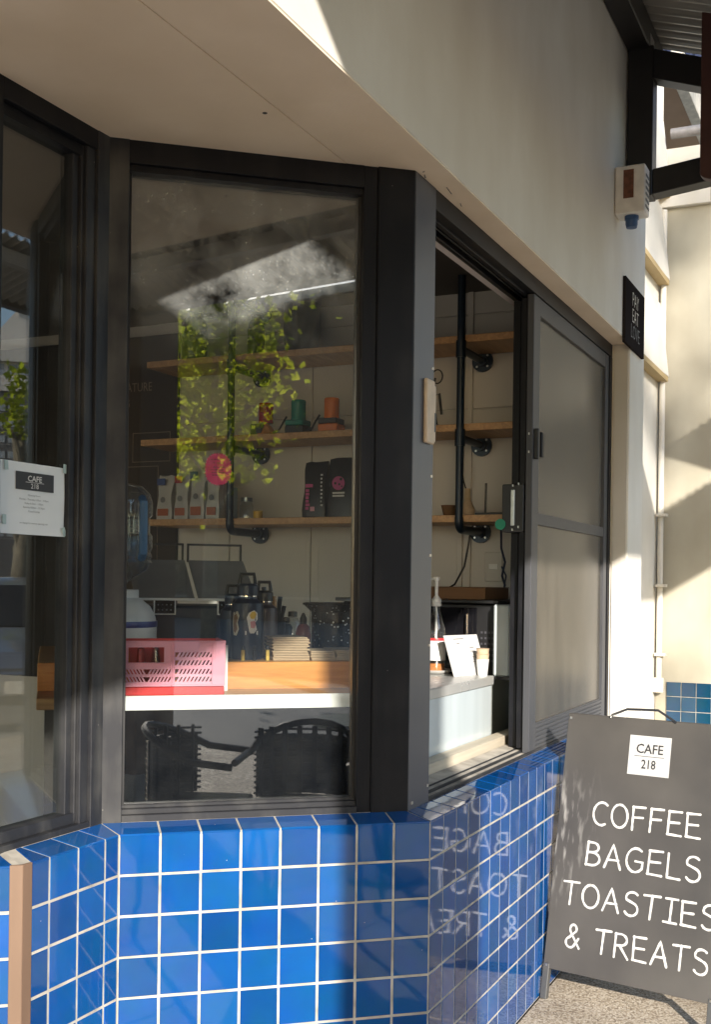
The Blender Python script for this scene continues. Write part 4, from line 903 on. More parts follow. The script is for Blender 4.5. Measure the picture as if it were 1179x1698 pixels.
def disc(o, x, z, r, m_, y, name='print', n=20, sx=1):
    mb = MB(); mb.prismy([(x+r*sx*math.cos(2*math.pi*i/n), z+r*math.sin(2*math.pi*i/n)) for i in range(n)], y, y+.0006); return mb.build(name, m_, o)
b1 = bag('coffee_bag', 'black coffee bag with pink side print, left of the pair on the lowest shelf', 525, .112, .252, 1.82, M['bag_black'], .07)
b2 = bag('coffee_bag', 'black coffee bag with a pink globe print beside the window jamb', 568, .125, .265, 1.81, M['bag_black'], .06)
disc(b2, -.005, .150, .031, M['bag_pink'], -.0395, 'globe_print')
for x_, z_, r_ in ((.008, .168, .007), (-.020, .150, .006), (.0, .145, .005), (.012, .136, .004)): disc(b2, x_, z_, r_, M['ink'], -.0405, 'globe_spot', 8)
mb = MB(); mb.box(-.034, .026, -.0392, -.0385, .103, .111); mb.box(-.034, .024, -.0392, -.0385, .090, .098); mb.build('print_line', M['chalk'], b2)
mb = MB()
for i in range(9): mb.box(.038, .038+rnd.uniform(.006, .012), -.0435, -.0425, .05+i*.017, .058+i*.017)
mb.build('side_print', M['chalk'], b1)
mb = MB()
for i in range(6): mb.box(-.036, -.036+rnd.uniform(.014, .022), -.0455, -.0445, .035+i*.016, .047+i*.016)
mb.box(-.036, .0, -.0455, -.0445, .135, .15); mb.build('pink_print', M['bag_pink'], b1)
mb = MB(); mb.box(-.012, .010, -.0460, -.0450, .028, .048); mb.build('badge', mat('pale_pink_print', (.55, .25, .32), .4), b1)
for i, (px_, w_, h_, lab) in enumerate(((276, .085, .215, 'white pouch with blue corner print at the left end of the lowest shelf'), (304, .075, .225, 'white pouch with an orange foot behind the water bottle side'), (330, .080, .245, 'tall grey white bag with a black strap on the lowest shelf'), (356, .07, .23, 'pale bag behind the pink note on the lowest shelf'))):
    o = bag('snack_pouch', lab, px_, w_, h_, 1.84, M['bag_white'], .05)
    mb = MB(); mb.box(-w_*.45, w_*.1, -.031, -.030, h_*.78, h_*.93); mb.build('print', [M['blue_print'], M['cup_red'], M['blue_print'], M['greyink']][i], o)
    mb = MB(); mb.box(-w_*.36, w_*.36, -.0375, -.0365, .02, h_*.25); mb.build('foot_print', mat('rust_print', (.35, .09, .03), .5), o)
    disc(o, 0, h_*.45, .014, M['greyink'], -.0375)
q_ = on_F(384, 852, FR, s=1.84); o = thing('blue_white_carton', 'small blue and white carton right of the pipe on the lowest shelf', 'carton', (q_.x, q_.y, SHZ[2]+.0005), TA-math.pi/2)
mb = MB(); mb.box(-.018, .018, -.02, .02, 0, .15); mb.build('carton_body', mat('pale_blue_carton', (.35, .45, .55), .5), o, bevel=.002)
mb = MB(); mb.box(-.0185, .0185, -.0208, -.02, .03, .05); mb.build('print', M['white'], o)
q_ = on_F(408, 852, FR, s=1.84); o = thing('glass_jar', 'grey lidded glass jar right of the pipe on the lowest shelf', 'jar', (q_.x, q_.y, SHZ[2]+.0005), 0)
mb = MB(); mb.lathe([(0, 0), (.032, 0), (.034, .06), (.026, .075), (.026, .08)], n=24); mb.build('jar_glass', M['jarglass'], o, smooth=True)
mb = MB(); mb.lathe([(0, .081), (.028, .081), (.028, .10), (0, .10)], n=20); mb.build('lid', mat('steel_lid', (.2, .22, .24), .3, metal=.8), o, smooth=True)
q_ = on_F(427, 852, FR, s=1.81); o = thing('yellow_tin', 'small yellow tin right of the glass jar on the lowest shelf', 'tin', (q_.x, q_.y, SHZ[2]+.0005), 0)
mb = MB(); mb.lathe([(0, 0), (.022, 0), (.022, .03)], n=20); mb.build('tin_body', mat('yellow_tin_paint', (.60, .36, .02), .4), o, smooth=True)
mb = MB(); mb.lathe([(0, .031), (.023, .031), (.023, .036), (0, .037)], n=20); mb.build('lid', M['st2'], o, smooth=True)
# right hand shelf pieces seen through the open window
q_ = on_F(775, 850, FR, s=1.84); o = thing('bamboo_whisk', 'bamboo tea whisk standing upright on the lowest shelf', 'whisk', (q_.x, q_.y, SHZ[2]+.0005), 0)
mb = MB(); mb.lathe([(0, 0), (.030, .004), (.032, .03), (.014, .068), (.013, .072)], n=24); mb.build('tines', M['kraft'], o)
mb = MB(); mb.lathe([(0, .068), (.014, .068), (.012, .11), (.012, .118), (0, .118)], n=18); mb.build('handle', wood_mat('bamboo', (.45, .33, .18), (.55, .42, .25)), o, smooth=True)
q_ = on_F(745, 850, FR, s=1.85); o = thing('tea_bowl', 'low brown tea bowl left of the bamboo whisk', 'bowl', (q_.x, q_.y, SHZ[2]+.0005), 0)
mb = MB(); mb.lathe([(0, 0), (.024, 0), (.036, .045), (.038, .048), (.034, .046), (.022, .006), (0, .006)], n=24); mb.build('bowl_shell', M['card'], o, smooth=True)
q_ = on_F(812, 850, FR, s=1.85); o = thing('rod_stand', 'flat black stand with an upright rod right of the bamboo whisk', 'stand', (q_.x, q_.y, SHZ[2]+.0005), TA-math.pi/2)
mb = MB(); mb.box(-.05, .09, -.05, .05, 0, .012); mb.build('stand_base', M['black'], o, bevel=.002)
mb = MB(); mb.tube([(-.02, 0, .01), (-.018, 0, .14)], .005, 8); mb.build('rod', M['black'], o, smooth=True)
q_ = on_F(724, 700, FR, s=1.85); o = thing('desk_lamp', 'black articulated lamp on the middle shelf beside the corner post', 'lamp', (q_.x, q_.y, SHZ[1]+.0005), TA-math.pi/2)
mb = MB(); mb.lathe([(0, 0), (.052, 0), (.048, .008), (.01, .016), (0, .016)], n=24); mb.build('lamp_base', M['black'], o, smooth=True)
mb = MB(); mb.tube([(0, 0, .012), (-.02, 0, .14), (.01, 0, .15), (.022, 0, .06)], .006, 8); mb.tube([(-.02, 0, .14), (-.01, 0, .22)], .005, 8); mb.build('lamp_arm', M['black'], o, smooth=True)
mb = MB(); mb.tube([(.0+.024*math.cos(a*math.pi/8), 0, .225+.03*math.sin(a*math.pi/8)) for a in range(17)], .003, 6); mb.build('lamp_ring', M['black'], o, smooth=True)
# big dark vessels on the top shelf
for px_, r_, h_, rb_, lab in ((322, .062, .27, 0, 'tall dark green flask at the left of the topmost shelf'), (424, .042, .20, 0, 'slim dark green bottle beside the pipe on the topmost shelf'), (500, .085, .235, 1, 'wide round bottomed dark planter on the topmost shelf')):
    q_ = on_F(px_, 570, FR, s=1.88); o = thing('dark_vase', lab, 'vase', (q_.x, q_.y, SHZ[0]+.0005), 0)
    h_ = min(h_, 2.715-SHZ[0])
    if rb_: pr = [(0, 0), (r_*.6, .003), (r_*.9, .03), (r_, .07), (r_, h_), (r_*.93, h_), (r_*.9, .05), (0, .02)]
    else: pr = [(0, 0), (r_*.9, 0), (r_, .01), (r_, h_*.7), (r_*.8, h_*.85), (r_*.5, h_*.93), (r_*.5, h_)]
    mb = MB(); mb.lathe(pr, n=32); mb.build('vase_body', M['green_glass'], o, smooth=True)
    mb = MB(); mb.lathe([(r_*(.94 if rb_ else .5), h_-.012), (r_*(1.02 if rb_ else .56), h_-.01), (r_*(1.02 if rb_ else .56), h_-.001), (r_*(.94 if rb_ else .5), h_-.001)], n=32); mb.build('rim', M['green_glass'], o, smooth=True)

# --- syrup bottle, dish, card on the serving counter
def on_counter(px, py): return on_z(px, py, CZ)
q_ = on_counter(722, 1117); dz_ = thing('saucer', 'white oval dish under the syrup bottle on the steel counter', 'dish', (q_.x, q_.y, CZ+.0005), 0)
mb = MB(); mb.lathe([(0, 0), (.045, 0), (.068, .014), (.070, .016), (.066, .015), (.043, .004), (0, .004)], n=32); mb.build('dish_shell', M['white'], dz_, smooth=True)
sy = thing('syrup_bottle', 'clear syrup bottle with a tall white pump and a white label', 'bottle', (q_.x, q_.y, CZ+.006), 0)
mb = MB(); mb.lathe([(0, 0), (.035, 0), (.037, .006), (.037, .13), (.035, .165), (.022, .205), (.0145, .235), (.0145, .262)], n=32); mb.build('bottle_glass', M['jarglass'], sy, smooth=True)
mb = MB(); mb.lathe([(0, .004), (.0335, .004), (.0340, .034), (0, .034)], n=28); mb.build('syrup', M['syrup'], sy, smooth=True)
mb = MB(); mb.lathe([(.0375, .046), (.0378, .047), (.0378, .120), (.0375, .121)], n=32); lb_ = mb.build('label', M['paper'], sy, smooth=True)
mb = MB(); mb.lathe([(.0379, .120), (.0381, .121), (.0381, .128), (.0379, .129)], n=32); mb.build('red_band', M['red'], sy, smooth=True)
mb = MB(); mb.lathe([(.015, .25), (.019, .252), (.019, .262), (.017, .264), (.019, .266), (.019, .276), (.013, .282), (.008, .29), (.0065, .292), (.0065, .345), (.011, .352), (.012, .362), (0, .364)], n=24); pm = mb.build('pump', M['white'], sy, smooth=True)
mb = MB(); mb.tube([(.008, 0, .356), (-.030, .004, .353), (-.036, .004, .345)], .0055, 10, .004); mb.build('spout', M['white'], pm, smooth=True)
mb = MB(); mb.tube([(0, 0, .05), (0, 0, .26)], .0045, 8); mb.build('dip_tube', M['white'], sy, smooth=True)
q2 = on_counter(700, 1104); sy2 = thing('syrup_bottle', 'second syrup bottle half hidden behind the corner post edge', 'bottle', (q2.x, q2.y, CZ+.001), 0)
mb = MB(); mb.lathe([(0, 0), (.035, 0), (.037, .006), (.037, .13), (.035, .165), (.022, .205), (.0145, .235), (.0145, .262)], n=28); mb.build('bottle_glass', M['jarglass'], sy2, smooth=True)
mb = MB(); mb.lathe([(.0375, .046), (.0378, .047), (.0378, .120), (.0375, .121)], n=28); mb.build('label', M['paper'], sy2, smooth=True)
mb = MB(); mb.lathe([(.015, .25), (.019, .252), (.019, .276), (.0065, .292), (.0065, .30), (0, .30)], n=20); mb.build('cap', M['white'], sy2, smooth=True)
ca = on_counter(750, 1123); cb = on_counter(811, 1118); ang = math.atan2(cb.y-ca.y, cb.x-ca.x); wc = (cb-ca).length
wc = min(wc, .20)
cs = thing('counter_card', 'white leaning card stand with small print on the serving counter', 'card stand', ((ca.x+cb.x)/2, (ca.y+cb.y)/2, CZ+.0005), ang)
hh = .150; ln2 = .045
mb = MB(); mb.add([(-wc/2, 0, 0), (wc/2, 0, 0), (wc/2-.010, ln2, hh), (-wc/2-.010, ln2, hh), (-wc/2, .004, 0), (wc/2, .004, 0), (wc/2-.010, ln2+.004, hh), (-wc/2-.010, ln2+.004, hh)], [(0, 1, 2, 3), (7, 6, 5, 4), (0, 4, 5, 1), (1, 5, 6, 2), (2, 6, 7, 3), (3, 7, 4, 0)]); mb.build('card_face', mat('card_white', (.50, .50, .50), .5, var=.04), cs)
mb = MB(); mb.box(-wc/2+.01, wc/2-.012, .005, .07, 0, .004); mb.build('foot', M['jarglass'], cs)
uzc = Vector((-.06, ln2, hh)).normalized()
mb = MB()
for (a, b_, h_) in ((-.06, .0, .135), (.028, .052, .102), (.028, .055, .088), (-.045, -.030, .118)): 
    y_ = ln2*h_/hh-.0006; mb.box(a, b_, y_-.0004, y_, h_, h_+.0022)
for k in range(5): y_ = ln2*(.05+k*.006)/hh-.0006; mb.box(.032, .050, y_-.0004, y_, .05+k*.006, .0515+k*.006)
mb.build('small_print', M['ink'], cs)
# --- oven and its clutter behind the counter
q_ = on_F(775, 1100, FR, s=1.62); 
ov = at_frame('black_oven', 'black countertop oven with a steel bar handle behind the white card', 'oven', FR, 1.45, .30, CZ-.0195)
mb = MB(); mb.box(0, .5, .0, .66, .0, .285); mb.build('oven_body', M['black'], ov, bevel=.006)
mb = MB(); mb.box(-.012, -.001, .075, .66, .012, .270); mb.build('oven_door', M['blackgloss'], ov, bevel=.003)
mb = MB(); mb.tube([(-.035, .105, .03), (-.035, .105, .245)], .006, 10); mb.tube([(-.035, .105, .22), (-.01, .105, .22)], .004, 8); mb.tube([(-.035, .105, .05), (-.01, .105, .05)], .005, 8); mb.build('bar_handle', M['chrome'], ov, smooth=True)
mb = MB()
for i in range(4):
    for j in range(6): mb.box(-.0045, -.0005, .008+i*.015, .015+i*.015, .06+j*.022, .068+j*.022)
mb.build('keypad', mat('dim_keypad', (.06, .06, .07), .4), ov)
mb = MB(); mb.box(-.03, .46, -.02, .68, .287, .300); mb.build('top_plate', M['black'], ov, bevel=.002)
wb = at_frame('grey_appliance', 'pale blue grey appliance box right of the black oven', 'appliance', FR, 1.38, .222, CZ-.0195)
mb = MB(); mb.box(0, .34, 0, .066, .012, .285); mb.build('appliance_body', mat('pale_blue_grey', (.42, .47, .48), .25, var=.05), wb, bevel=.006)
mb = MB(); mb.box(-.004, .34, -.002, .068, 0, .011); mb.build('black_foot', M['black'], wb)
cbx = at_frame('cardboard_tray', 'flat brown cardboard box lid lying on the black oven', 'box', FR, 1.50, .52, CZ-.0195+.301)
mb = MB(); mb.box(0, .30, -.16, .30, 0, .045); mb.build('tray_body', M['card'], cbx, bevel=.002)
mb = MB(); mb.box(-.002, .302, -.162, .302, .0455, .049); mb.build('tray_rim', M['card'], cbx)
cup = at_frame('paper_cup_stack', 'small stack of brown paper cups right behind the white card', 'cups', FR, 1.285, .296, CZ+.0005)
for i in range(3):
    mb = MB(); mb.lathe([(0, .02*i), (.018, .02*i), (.024, .06+.02*i), (.026, .062+.02*i)], n=18); mb.build('paper_cup', M['kraft'] if i else M['white'], cup, smooth=True)
# outlet and cables
ol = at_frame('wall_outlet', 'pale double power outlet on the wall under the lowest shelf', 'power outlet', FR, 2.03, .50, 1.50)
mb = MB(); mb.box(-.010, .0, -.04, .04, -.065, .065); mb.build('plate', M['int_wall'], ol, bevel=.003)
mb = MB(); mb.box(-.014, -.010, -.02, .02, -.012, .012); mb.build('rocker_switch', M['white'], ol, bevel=.001)
cb1 = MB(); cb1.tube([(2.00, .60, 1.66), (1.99, .605, 1.60), (1.98, .62, 1.50), (1.94, .65, 1.42), (1.85, .70, 1.372)], .0045, 8)
tag(link('power_cable', cb1.mesh('power_cable', smooth=True), M['black']), 'black cable hanging left of the outlet down to the oven top', 'cable')
bpy.data.objects['power_cable'].location = FR.p(0, 0, 0); bpy.data.objects['power_cable'].rotation_euler = (0, 0, TA)
cb2 = MB(); cb2.tube([(2.0, .46, 1.66), (1.99, .455, 1.58), (2.0, .44, 1.52), (1.99, .45, 1.46), (1.97, .43, 1.42), (1.96, .44, 1.372)], .005, 8); cb2.tube([(2.0, .455, 1.5), (1.985, .43, 1.46), (1.985, .44, 1.40)], .0035, 8)
o = cb2.build('blue_cable', mat('blue_black_cable', (.012, .022, .06), .5), smooth=True); tag(o, 'twisted blue black cable hanging right of the outlet', 'cable'); o.location = FR.p(0, 0, 0); o.rotation_euler = (0, 0, TA)
cb3 = MB(); cb3.tube([(1.99, .64, 2.06), (1.985, .645, 1.96), (1.98, .63, 1.88), (1.975, .60, 1.79), (1.97, .585, 1.72)], .0035, 8)
o = cb3.build('thin_cable', M['black'], smooth=True); tag(o, 'thin black cable hanging between the middle and the lowest shelf', 'cable'); o.location = FR.p(0, 0, 0); o.rotation_euler = (0, 0, TA)

# --- pink starburst note on the pane
ns = loc(FM, on_F(361, 778, FM, depth=.1405)[:2]); nzv = on_F(361, 778, FM, depth=.1405).z
note = at_frame('starburst_note', 'hot pink starburst shaped note stuck inside the fixed window', 'note', FM, ns[0], .1405, nzv)
pts = []; 
for i in range(64):
    a = 2*math.pi*i/64; k = 1.0 if i % 2 else .89; sq_ = 1/((abs(math.cos(a))**2.3+abs(math.sin(a))**2.3)**(1/2.3)); pts.append((.0365*k*math.cos(a)*sq_, .044*k*math.sin(a)*sq_))
mb = MB(); mb.prismy(pts, 0, .0008); mb.build('note_card', M['hotpink'], note)
mb = MB()
for i, z_ in enumerate((.024, .015, .004, -.003, -.010, -.017)):
    x_ = -.016+rnd.uniform(-.004, .004)
    while x_ < .014: w_ = rnd.uniform(.002, .006); mb.box(x_, x_+w_, -.0006, -.0001, z_, z_+.0016+rnd.uniform(0, .001)); x_ += w_+rnd.uniform(.0015, .004)
mb.build('handwriting', M['ink'], note)

# --- opening hours notice
def npt(px, py): return on_F(px, py, FL, depth=.1255)
nl = npt(0, 764); nr = npt(103, 774); nb = npt(98, 890)
xL = loc(FL, nl[:2])[0]-.0; xR = loc(FL, nr[:2])[0]; zT = (nl.z+nr.z)/2; zB = nb.z
no = at_frame('opening_hours_notice', 'white paper notice with the opening hours taped on the side window', 'notice', FL, (xL+xR)/2, .1250, (zT+zB)/2)
hw = (xR-xL)/2+.004; hh = (zT-zB)/2
mb = MB()
N_ = 8; vs = []
for i in range(N_+1):
    x_ = -hw+2*hw*i/N_
    for j in range(N_+1):
        z_ = -hh+2*hh*j/N_; vs.append((x_, -.0006-.0016*abs(math.sin(x_*40+z_*25))-(.003 if (i in (0, N_) and j == 0) else 0), z_))
mb.add(vs, [(i*(N_+1)+j, (i+1)*(N_+1)+j, (i+1)*(N_+1)+j+1, i*(N_+1)+j+1) for i in range(N_) for j in range(N_)]); mb.build('paper_sheet', M['paper'], no, smooth=True)
mb = MB(); mb.box(-.034*hw/.055*.9, .038*hw/.055*.9, -.0042, -.0034, hh*.24, hh*.74); mb.build('logo_panel', M['ink'], no)
yv = -.0046; X, Z_ = (1, 0, 0), (0, 0, 1)
text_mesh('CAFE', M['chalk'], no, hh*.155, (.001, yv, hh*.56), X, Z_, sx=.62*hw/.06, bold=.02)
text_mesh('218', M['chalk'], no, hh*.135, (.001, yv, hh*.355), X, Z_, sx=.62*hw/.06, bold=.01)
mb = MB(); mb.box(-hw*.27, hw*.30, yv-.0004, yv, hh*.455, hh*.468); mb.build('rule', M['chalk'], no)
for t_, z_ in (('Opening Hours', .10), ('Monday - Thursday 6:30am - 3:00pm', -.02), ('Friday 6:30am - 1:00pm', -.13), ('Saturday 8:00am - 12:30pm', -.24), ('Closed Sunday', -.35), ('no change for next to opening cost', -.68)):
    text_mesh(t_, M['greyink'], no, hh*.050, (.0, yv+.0008, hh*z_), X, Z_, sx=.62*hw/.06)
mt = mat('clear_tape', (.40, .50, .48), .3)
for x_, z_, a in ((-hw*.86, hh*.86, .1), (hw*.97, hh*.98, -.1), (-hw*.9, -hh*.62, 0), (hw*.97, -hh*.86, .4)):
    t_ = MB(); t_.obox((x_, -.0052, z_), (math.cos(a), 0, math.sin(a)), (0, 1, 0), (-math.sin(a), 0, math.cos(a)), hw*.055, .0003, hh*.13); t_.build('tape', mt, no)

# ================================================================== SANDWICH BOARD
sd = Vector((.815, -.579, 0)).normalized(); sn = Vector((-.579, -.815, 0)).normalized()   # along, outward
foot0 = Vector((.654, 3.944, 0)); TILT = .208/.963
sg = thing('sandwich_board', 'grey chalkboard A-frame sign lettered with coffee, bagels, toasties and treats', 'A-frame sign', foot0, math.atan2(sd.y, sd.x))
SWD = .595; HT = .963; k_ = 1/math.sqrt(1+TILT**2)
def sp(x, z, d=0.0):   # sign local: x along, z vertical height, d outward from the face
    return Vector((x, z*TILT-d*k_, z+d*TILT*k_))
def slab_on_sign(mb, x0, x1, z0, z1, d0, d1):
    vs = [sp(x, z, d) for x in (x0, x1) for d in (d1, d0) for z in (z0, z1)]
    mb.add(vs, [(0, 1, 3, 2), (4, 6, 7, 5), (0, 4, 5, 1), (2, 3, 7, 6), (0, 2, 6, 4), (1, 5, 7, 3)])
mb = MB(); slab_on_sign(mb, 0, SWD, .101, HT, -.006, 0); mb.build('front_panel', M['sign'], sg, bevel=.001)
for xa_, xb_ in ((-.001, .022), (SWD-.022, SWD+.001)):
    mb = MB(); slab_on_sign(mb, xa_, xb_, .0, .118, -.022, .002); mb.build('front_leg', M['sign_back'], sg, bevel=.002)
mb = MB(); mb.box(.0, SWD, .45, .456, .10, .105); 
vs = []
def spb(x, z, d): # rear panel leaning the other way
    y_ = HT*TILT+.012+(HT-z)*TILT; return Vector((x, y_+d, z))
mb = MB(); vs = [spb(x, z, d) for x in (0, SWD) for d in (0, .006) for z in (.101, HT)]; mb.add(vs, [(0, 1, 3, 2), (4, 6, 7, 5), (0, 4, 5, 1), (2, 3, 7, 6), (0, 2, 6, 4), (1, 5, 7, 3)]); mb.build('rear_panel', M['sign'], sg)
for x0 in (0, SWD-.022):
    mb = MB(); vs = [spb(x, z, d) for x in (x0, x0+.022) for d in (-.008, .012) for z in (0, .115)]; mb.add(vs, [(0, 1, 3, 2), (4, 6, 7, 5), (0, 4, 5, 1), (2, 3, 7, 6), (0, 2, 6, 4), (1, 5, 7, 3)]); mb.build('rear_leg', M['sign_back'], sg)
hc = SWD*.50-.02; hw_ = .118
mb = MB(); pts = [sp(hc-hw_, HT-.004, .004), sp(hc-hw_+.004, HT+.006, .002), sp(hc-hw_*.52, HT+.030, .0), sp(hc+hw_*.42, HT+.034, .0), sp(hc+hw_-.012, HT+.004, .002), sp(hc+hw_, HT-.002, .004)]
mb.tube(pts, .0042, 8); mb.build('carry_handle', M['handle'], sg, smooth=True)
for x_, z_ in ((.010, HT-.015), (SWD-.01, HT-.015), (.012, .112), (SWD-.012, .112)):
    mb = MB(); mb.obox(sp(x_, z_, .0015), (1, 0, 0), (0, 1, 0), (0, 0, 1), .004, .002, .004); mb.build('rivet', M['screw'], sg)
# logo plate
SX = lambda px, py: None
def sign_uv(px, py):  # sight line meets the face -> (x,z) on the sign
    d = ray(px, py); n = Vector((sn.x, sn.y, TILT)); o_ = foot0-Vector((0, 0, EYE)); t_ = o_.dot(n)/d.dot(n); P_ = Vector((0, 0, EYE))+d*t_
    return ((P_-foot0).dot(sd), P_.z)
LX0 = sign_uv(1043, 1250)[0]; LX1 = sign_uv(1112, 1255)[0]; LZ1 = sign_uv(1077, 1221)[1]; LZ0 = sign_uv(1077, 1287)[1]
mb = MB(); slab_on_sign(mb, LX0, LX1, LZ0, LZ1, .0004, .0012); mb.build('logo_plate', mat('logo_white', (.46, .46, .46), .6), sg)
lc = (LX0+LX1)/2; lhh = LZ1-LZ0; uzs = (sp(0, 1)-sp(0, 0)).normalized(); uxs = Vector((1, 0, 0))
text_mesh('CAFE', M['ink'], sg, lhh*.24, sp(lc, LZ0+lhh*.66, .0016), uxs, uzs, sx=.92, bold=.012)
text_mesh('218', M['ink'], sg, lhh*.23, sp(lc, LZ0+lhh*.27, .0016), uxs, uzs, sx=.80, bold=.012)
mb = MB(); slab_on_sign(mb, lc-lhh*.40, lc+lhh*.40, LZ0+lhh*.475, LZ0+lhh*.488, .0014, .0020); mb.build('logo_rule', M['ink'], sg)
def line(txt, px0, pyb, pyt, px1, width=.0078):
    """px0,pyb = lower left of the first letter; pyt its top; px1 = right end of the last letter"""
    x0, z0 = sign_uv(px0, pyb); _, z1 = sign_uv(px0, pyt); x1, _ = sign_uv(px1[0], px1[1]); h = z1-z0
    nat = sum(GL[ch][0] for ch in txt); gap = .20
    sx_ = ((x1-x0)/h-gap*(len(txt)-1))/nat
    stroke_text(txt, M['chalk'], sg, h, x0, z0, lambda x, z, d: sp(x, z, d), width, gap=gap, sx=sx_)
line('COFFEE', 982, 1366, 1328, (1163, 1372))
line('BAGELS', 971, 1433, 1394, (1164, 1440))
line('TOASTIES', 933, 1497, 1459, (1190, 1520))
line('& TREATS', 937, 1569, 1530, (1176, 1590))

# ================================================================== PAY EAT sign on the pier
def onR(px, py, d=-.004): 
    P_ = on_F(px, py, FR, depth=d); return loc(FR, P_[:2])[0], P_.z
sx0, za = onR(1036, 457); sx1, zb_ = onR(1067, 500); _, zc_ = onR(1036, 568)
pe = at_frame('wall_sign', 'dark square metal wall sign reading pay, eat on the cream pier', 'sign', FR, (sx0+sx1)/2, 0, (za+zc_)/2)
pw, ph = (sx1-sx0)/2, (za-zc_)/2; pw = min(pw, 2.784-(sx0+sx1)/2+.0)
mb = MB(); mb.box(-pw, pw, -.010, .003, -ph, ph); mb.build('plate', mat('dark_bronze_plate', (.028, .024, .024), .5, spec=.0, metal=0, var=.2, vs=3), pe, bevel=.001)
for t_, z_ in (('PAY', .50), ('EAT', .0), ('LOVE', -.50)):
    text_mesh(t_, M['greyink'] if t_ == 'LOVE' else M['chalk_dim'] if False else mat('silver_lettering', (.45, .44, .43), .4, metal=.5), pe, ph*.44, (-.0, -.0106, ph*z_), (1, 0, 0), (0, 0, 1), sx=pw/ph*.62, bold=-.01)

# ================================================================== JUNCTION BOX, STEEL FRAME, BROWN PANEL, CANOPY
jx, jz = onR(1040, 325, -.10)
jb = at_frame('alarm_box', 'white metal box with rusty grille and blue lens, high on the pier', 'alarm box', FR, 2.14, 0, 3.105)
mb = MB(); mb.box(-.05, .05, -.125, .002, -.10, .105); mb.build('housing', M['jackwhite'], jb, bevel=.005)
mb = MB(); mb.box(-.0535, -.0505, -.078, -.035, -.035, .085); mb.build('rust_grille', M['rust'], jb)
mb = MB()
for k in range(6): mb.box(-.035, .035, -.1280, -.1255, -.075+k*.026, -.065+k*.026)
mb.build('vent_slot', M['greyink'], jb)
mb = MB(); mb.lathe([(0, -.152), (.022, -.150), (.026, -.135), (.026, -.118), (.030, -.116), (.030, -.101), (0, -.101)], c=(-.005, -.062, 0), n=24); mb.build('blue_lens', M['blue_plastic'], jb, smooth=True)
stf = at_frame('awning_bracket', 'black steel awning bracket bolted to the end of the shop wall', 'bracket', FR, 2.345, 0, 0)
mb = MB(); mb.box(-.05, .05, -.115, -.005, 3.14, 3.80); mb.build('wall_post', M['black_steel'], stf, bevel=.004)
def beam(root, name, y0, z0, y1, z1, w, h, m_, x=0.0):
    vs = [(x+a*w/2, y, z+b_*h/2) for a in (-1, 1) for (y, z) in ((y0, z0), (y1, z1)) for b_ in (-1, 1)]
    q = MB(); q.add(vs, [(0, 1, 3, 2), (4, 6, 7, 5), (0, 4, 5, 1), (2, 3, 7, 6), (0, 2, 6, 4), (1, 5, 7, 3)]); return q.build(name, m_, root, bevel=.003)
beam(stf, 'top_arm', -.115, 3.72, -1.0, 3.40, .09, .13, M['black_steel'])
beam(stf, 'lower_arm', -.115, 3.20, -1.0, 3.30, .09, .11, M['black_steel'], .0)
mb = MB(); mb.box(-.05, .05, -.10, -.006, 3.805, 3.86); mb.build('sunlit_gap_plate', M['white'], stf, bevel=.004)  # white plate added in place of the bright sunlit gap above the post
# canopy
CK = .33; CZ0 = 3.95; CD = 2.5
cn = at_frame('awning', 'sloping corrugated metal awning over the pavement with a small gap in its sheets', 'awning', FR)
mb = MB(); pitch = .076; nseg = 6; s0_, s1_ = -9.0, 3.7
xs_ = []; n_ = int((s1_-s0_)/pitch*nseg)
for i in range(n_+1): xs_.append(s0_+i*pitch/nseg)
ys_ = [.0, .7, 1.0, 1.36, 1.45, 1.52, 1.60, 1.66, 1.72, 1.9, 2.1, CD]
prof_ = (0, .35, 1, 1, .35, 0)
for i, x in enumerate(xs_):
    zz_ = .024*prof_[i % nseg]
    for y in ys_: mb.v.append((x, -y, CZ0-CK*y+zz_))
m_ = len(ys_)
def in_gap(x, y):
    if 1.9 < x < 2.62 and 1.0 < y < 1.9: return True  # notch cut into the awning so sun reaches the yellow wall
    if x > 2.62 and y < 1.45: return True   # only an outer strip runs on, added to cover sky mirrored in the side window
    return -3.42 < x < -2.745 and 1.36 < y < 1.66
for i in range(n_):
    for j in range(m_-1):
        if in_gap((xs_[i]+xs_[i+1])/2, (ys_[j]+ys_[j+1])/2): continue
        mb.f.append((i*m_+j, (i+1)*m_+j, (i+1)*m_+j+1, i*m_+j+1))
mb.build('roof_sheet', M['gal'], cn)
mb = MB(); mb.box(s0_, 2.62, -.10, -.001, CZ0-.16, CZ0-.035); mb.build('wall_channel', M['black_steel'], cn, bevel=.004)
mb = MB(); mb.box(s0_, 3.72, -CD-.02, -CD+.06, CZ0-CK*CD-.003, CZ0-CK*CD+.09); mb.build('gutter', M['black_steel'], cn, bevel=.006)
for y in (.9, 2.0):
    mb = MB(); mb.box(s0_, 2.6 if y < 1 else 3.7, -y-.03, -y+.03, CZ0-CK*y-.085, CZ0-CK*y-.006); mb.build('purlin', M['gal'], cn)
for s_ in (-6.6, -4.2, -1.9, .4):
    beam(cn, 'rafter', -.1, CZ0-.16, -2.3, CZ0-CK*2.3-.06, .06, .10, M['black_steel'], s_)
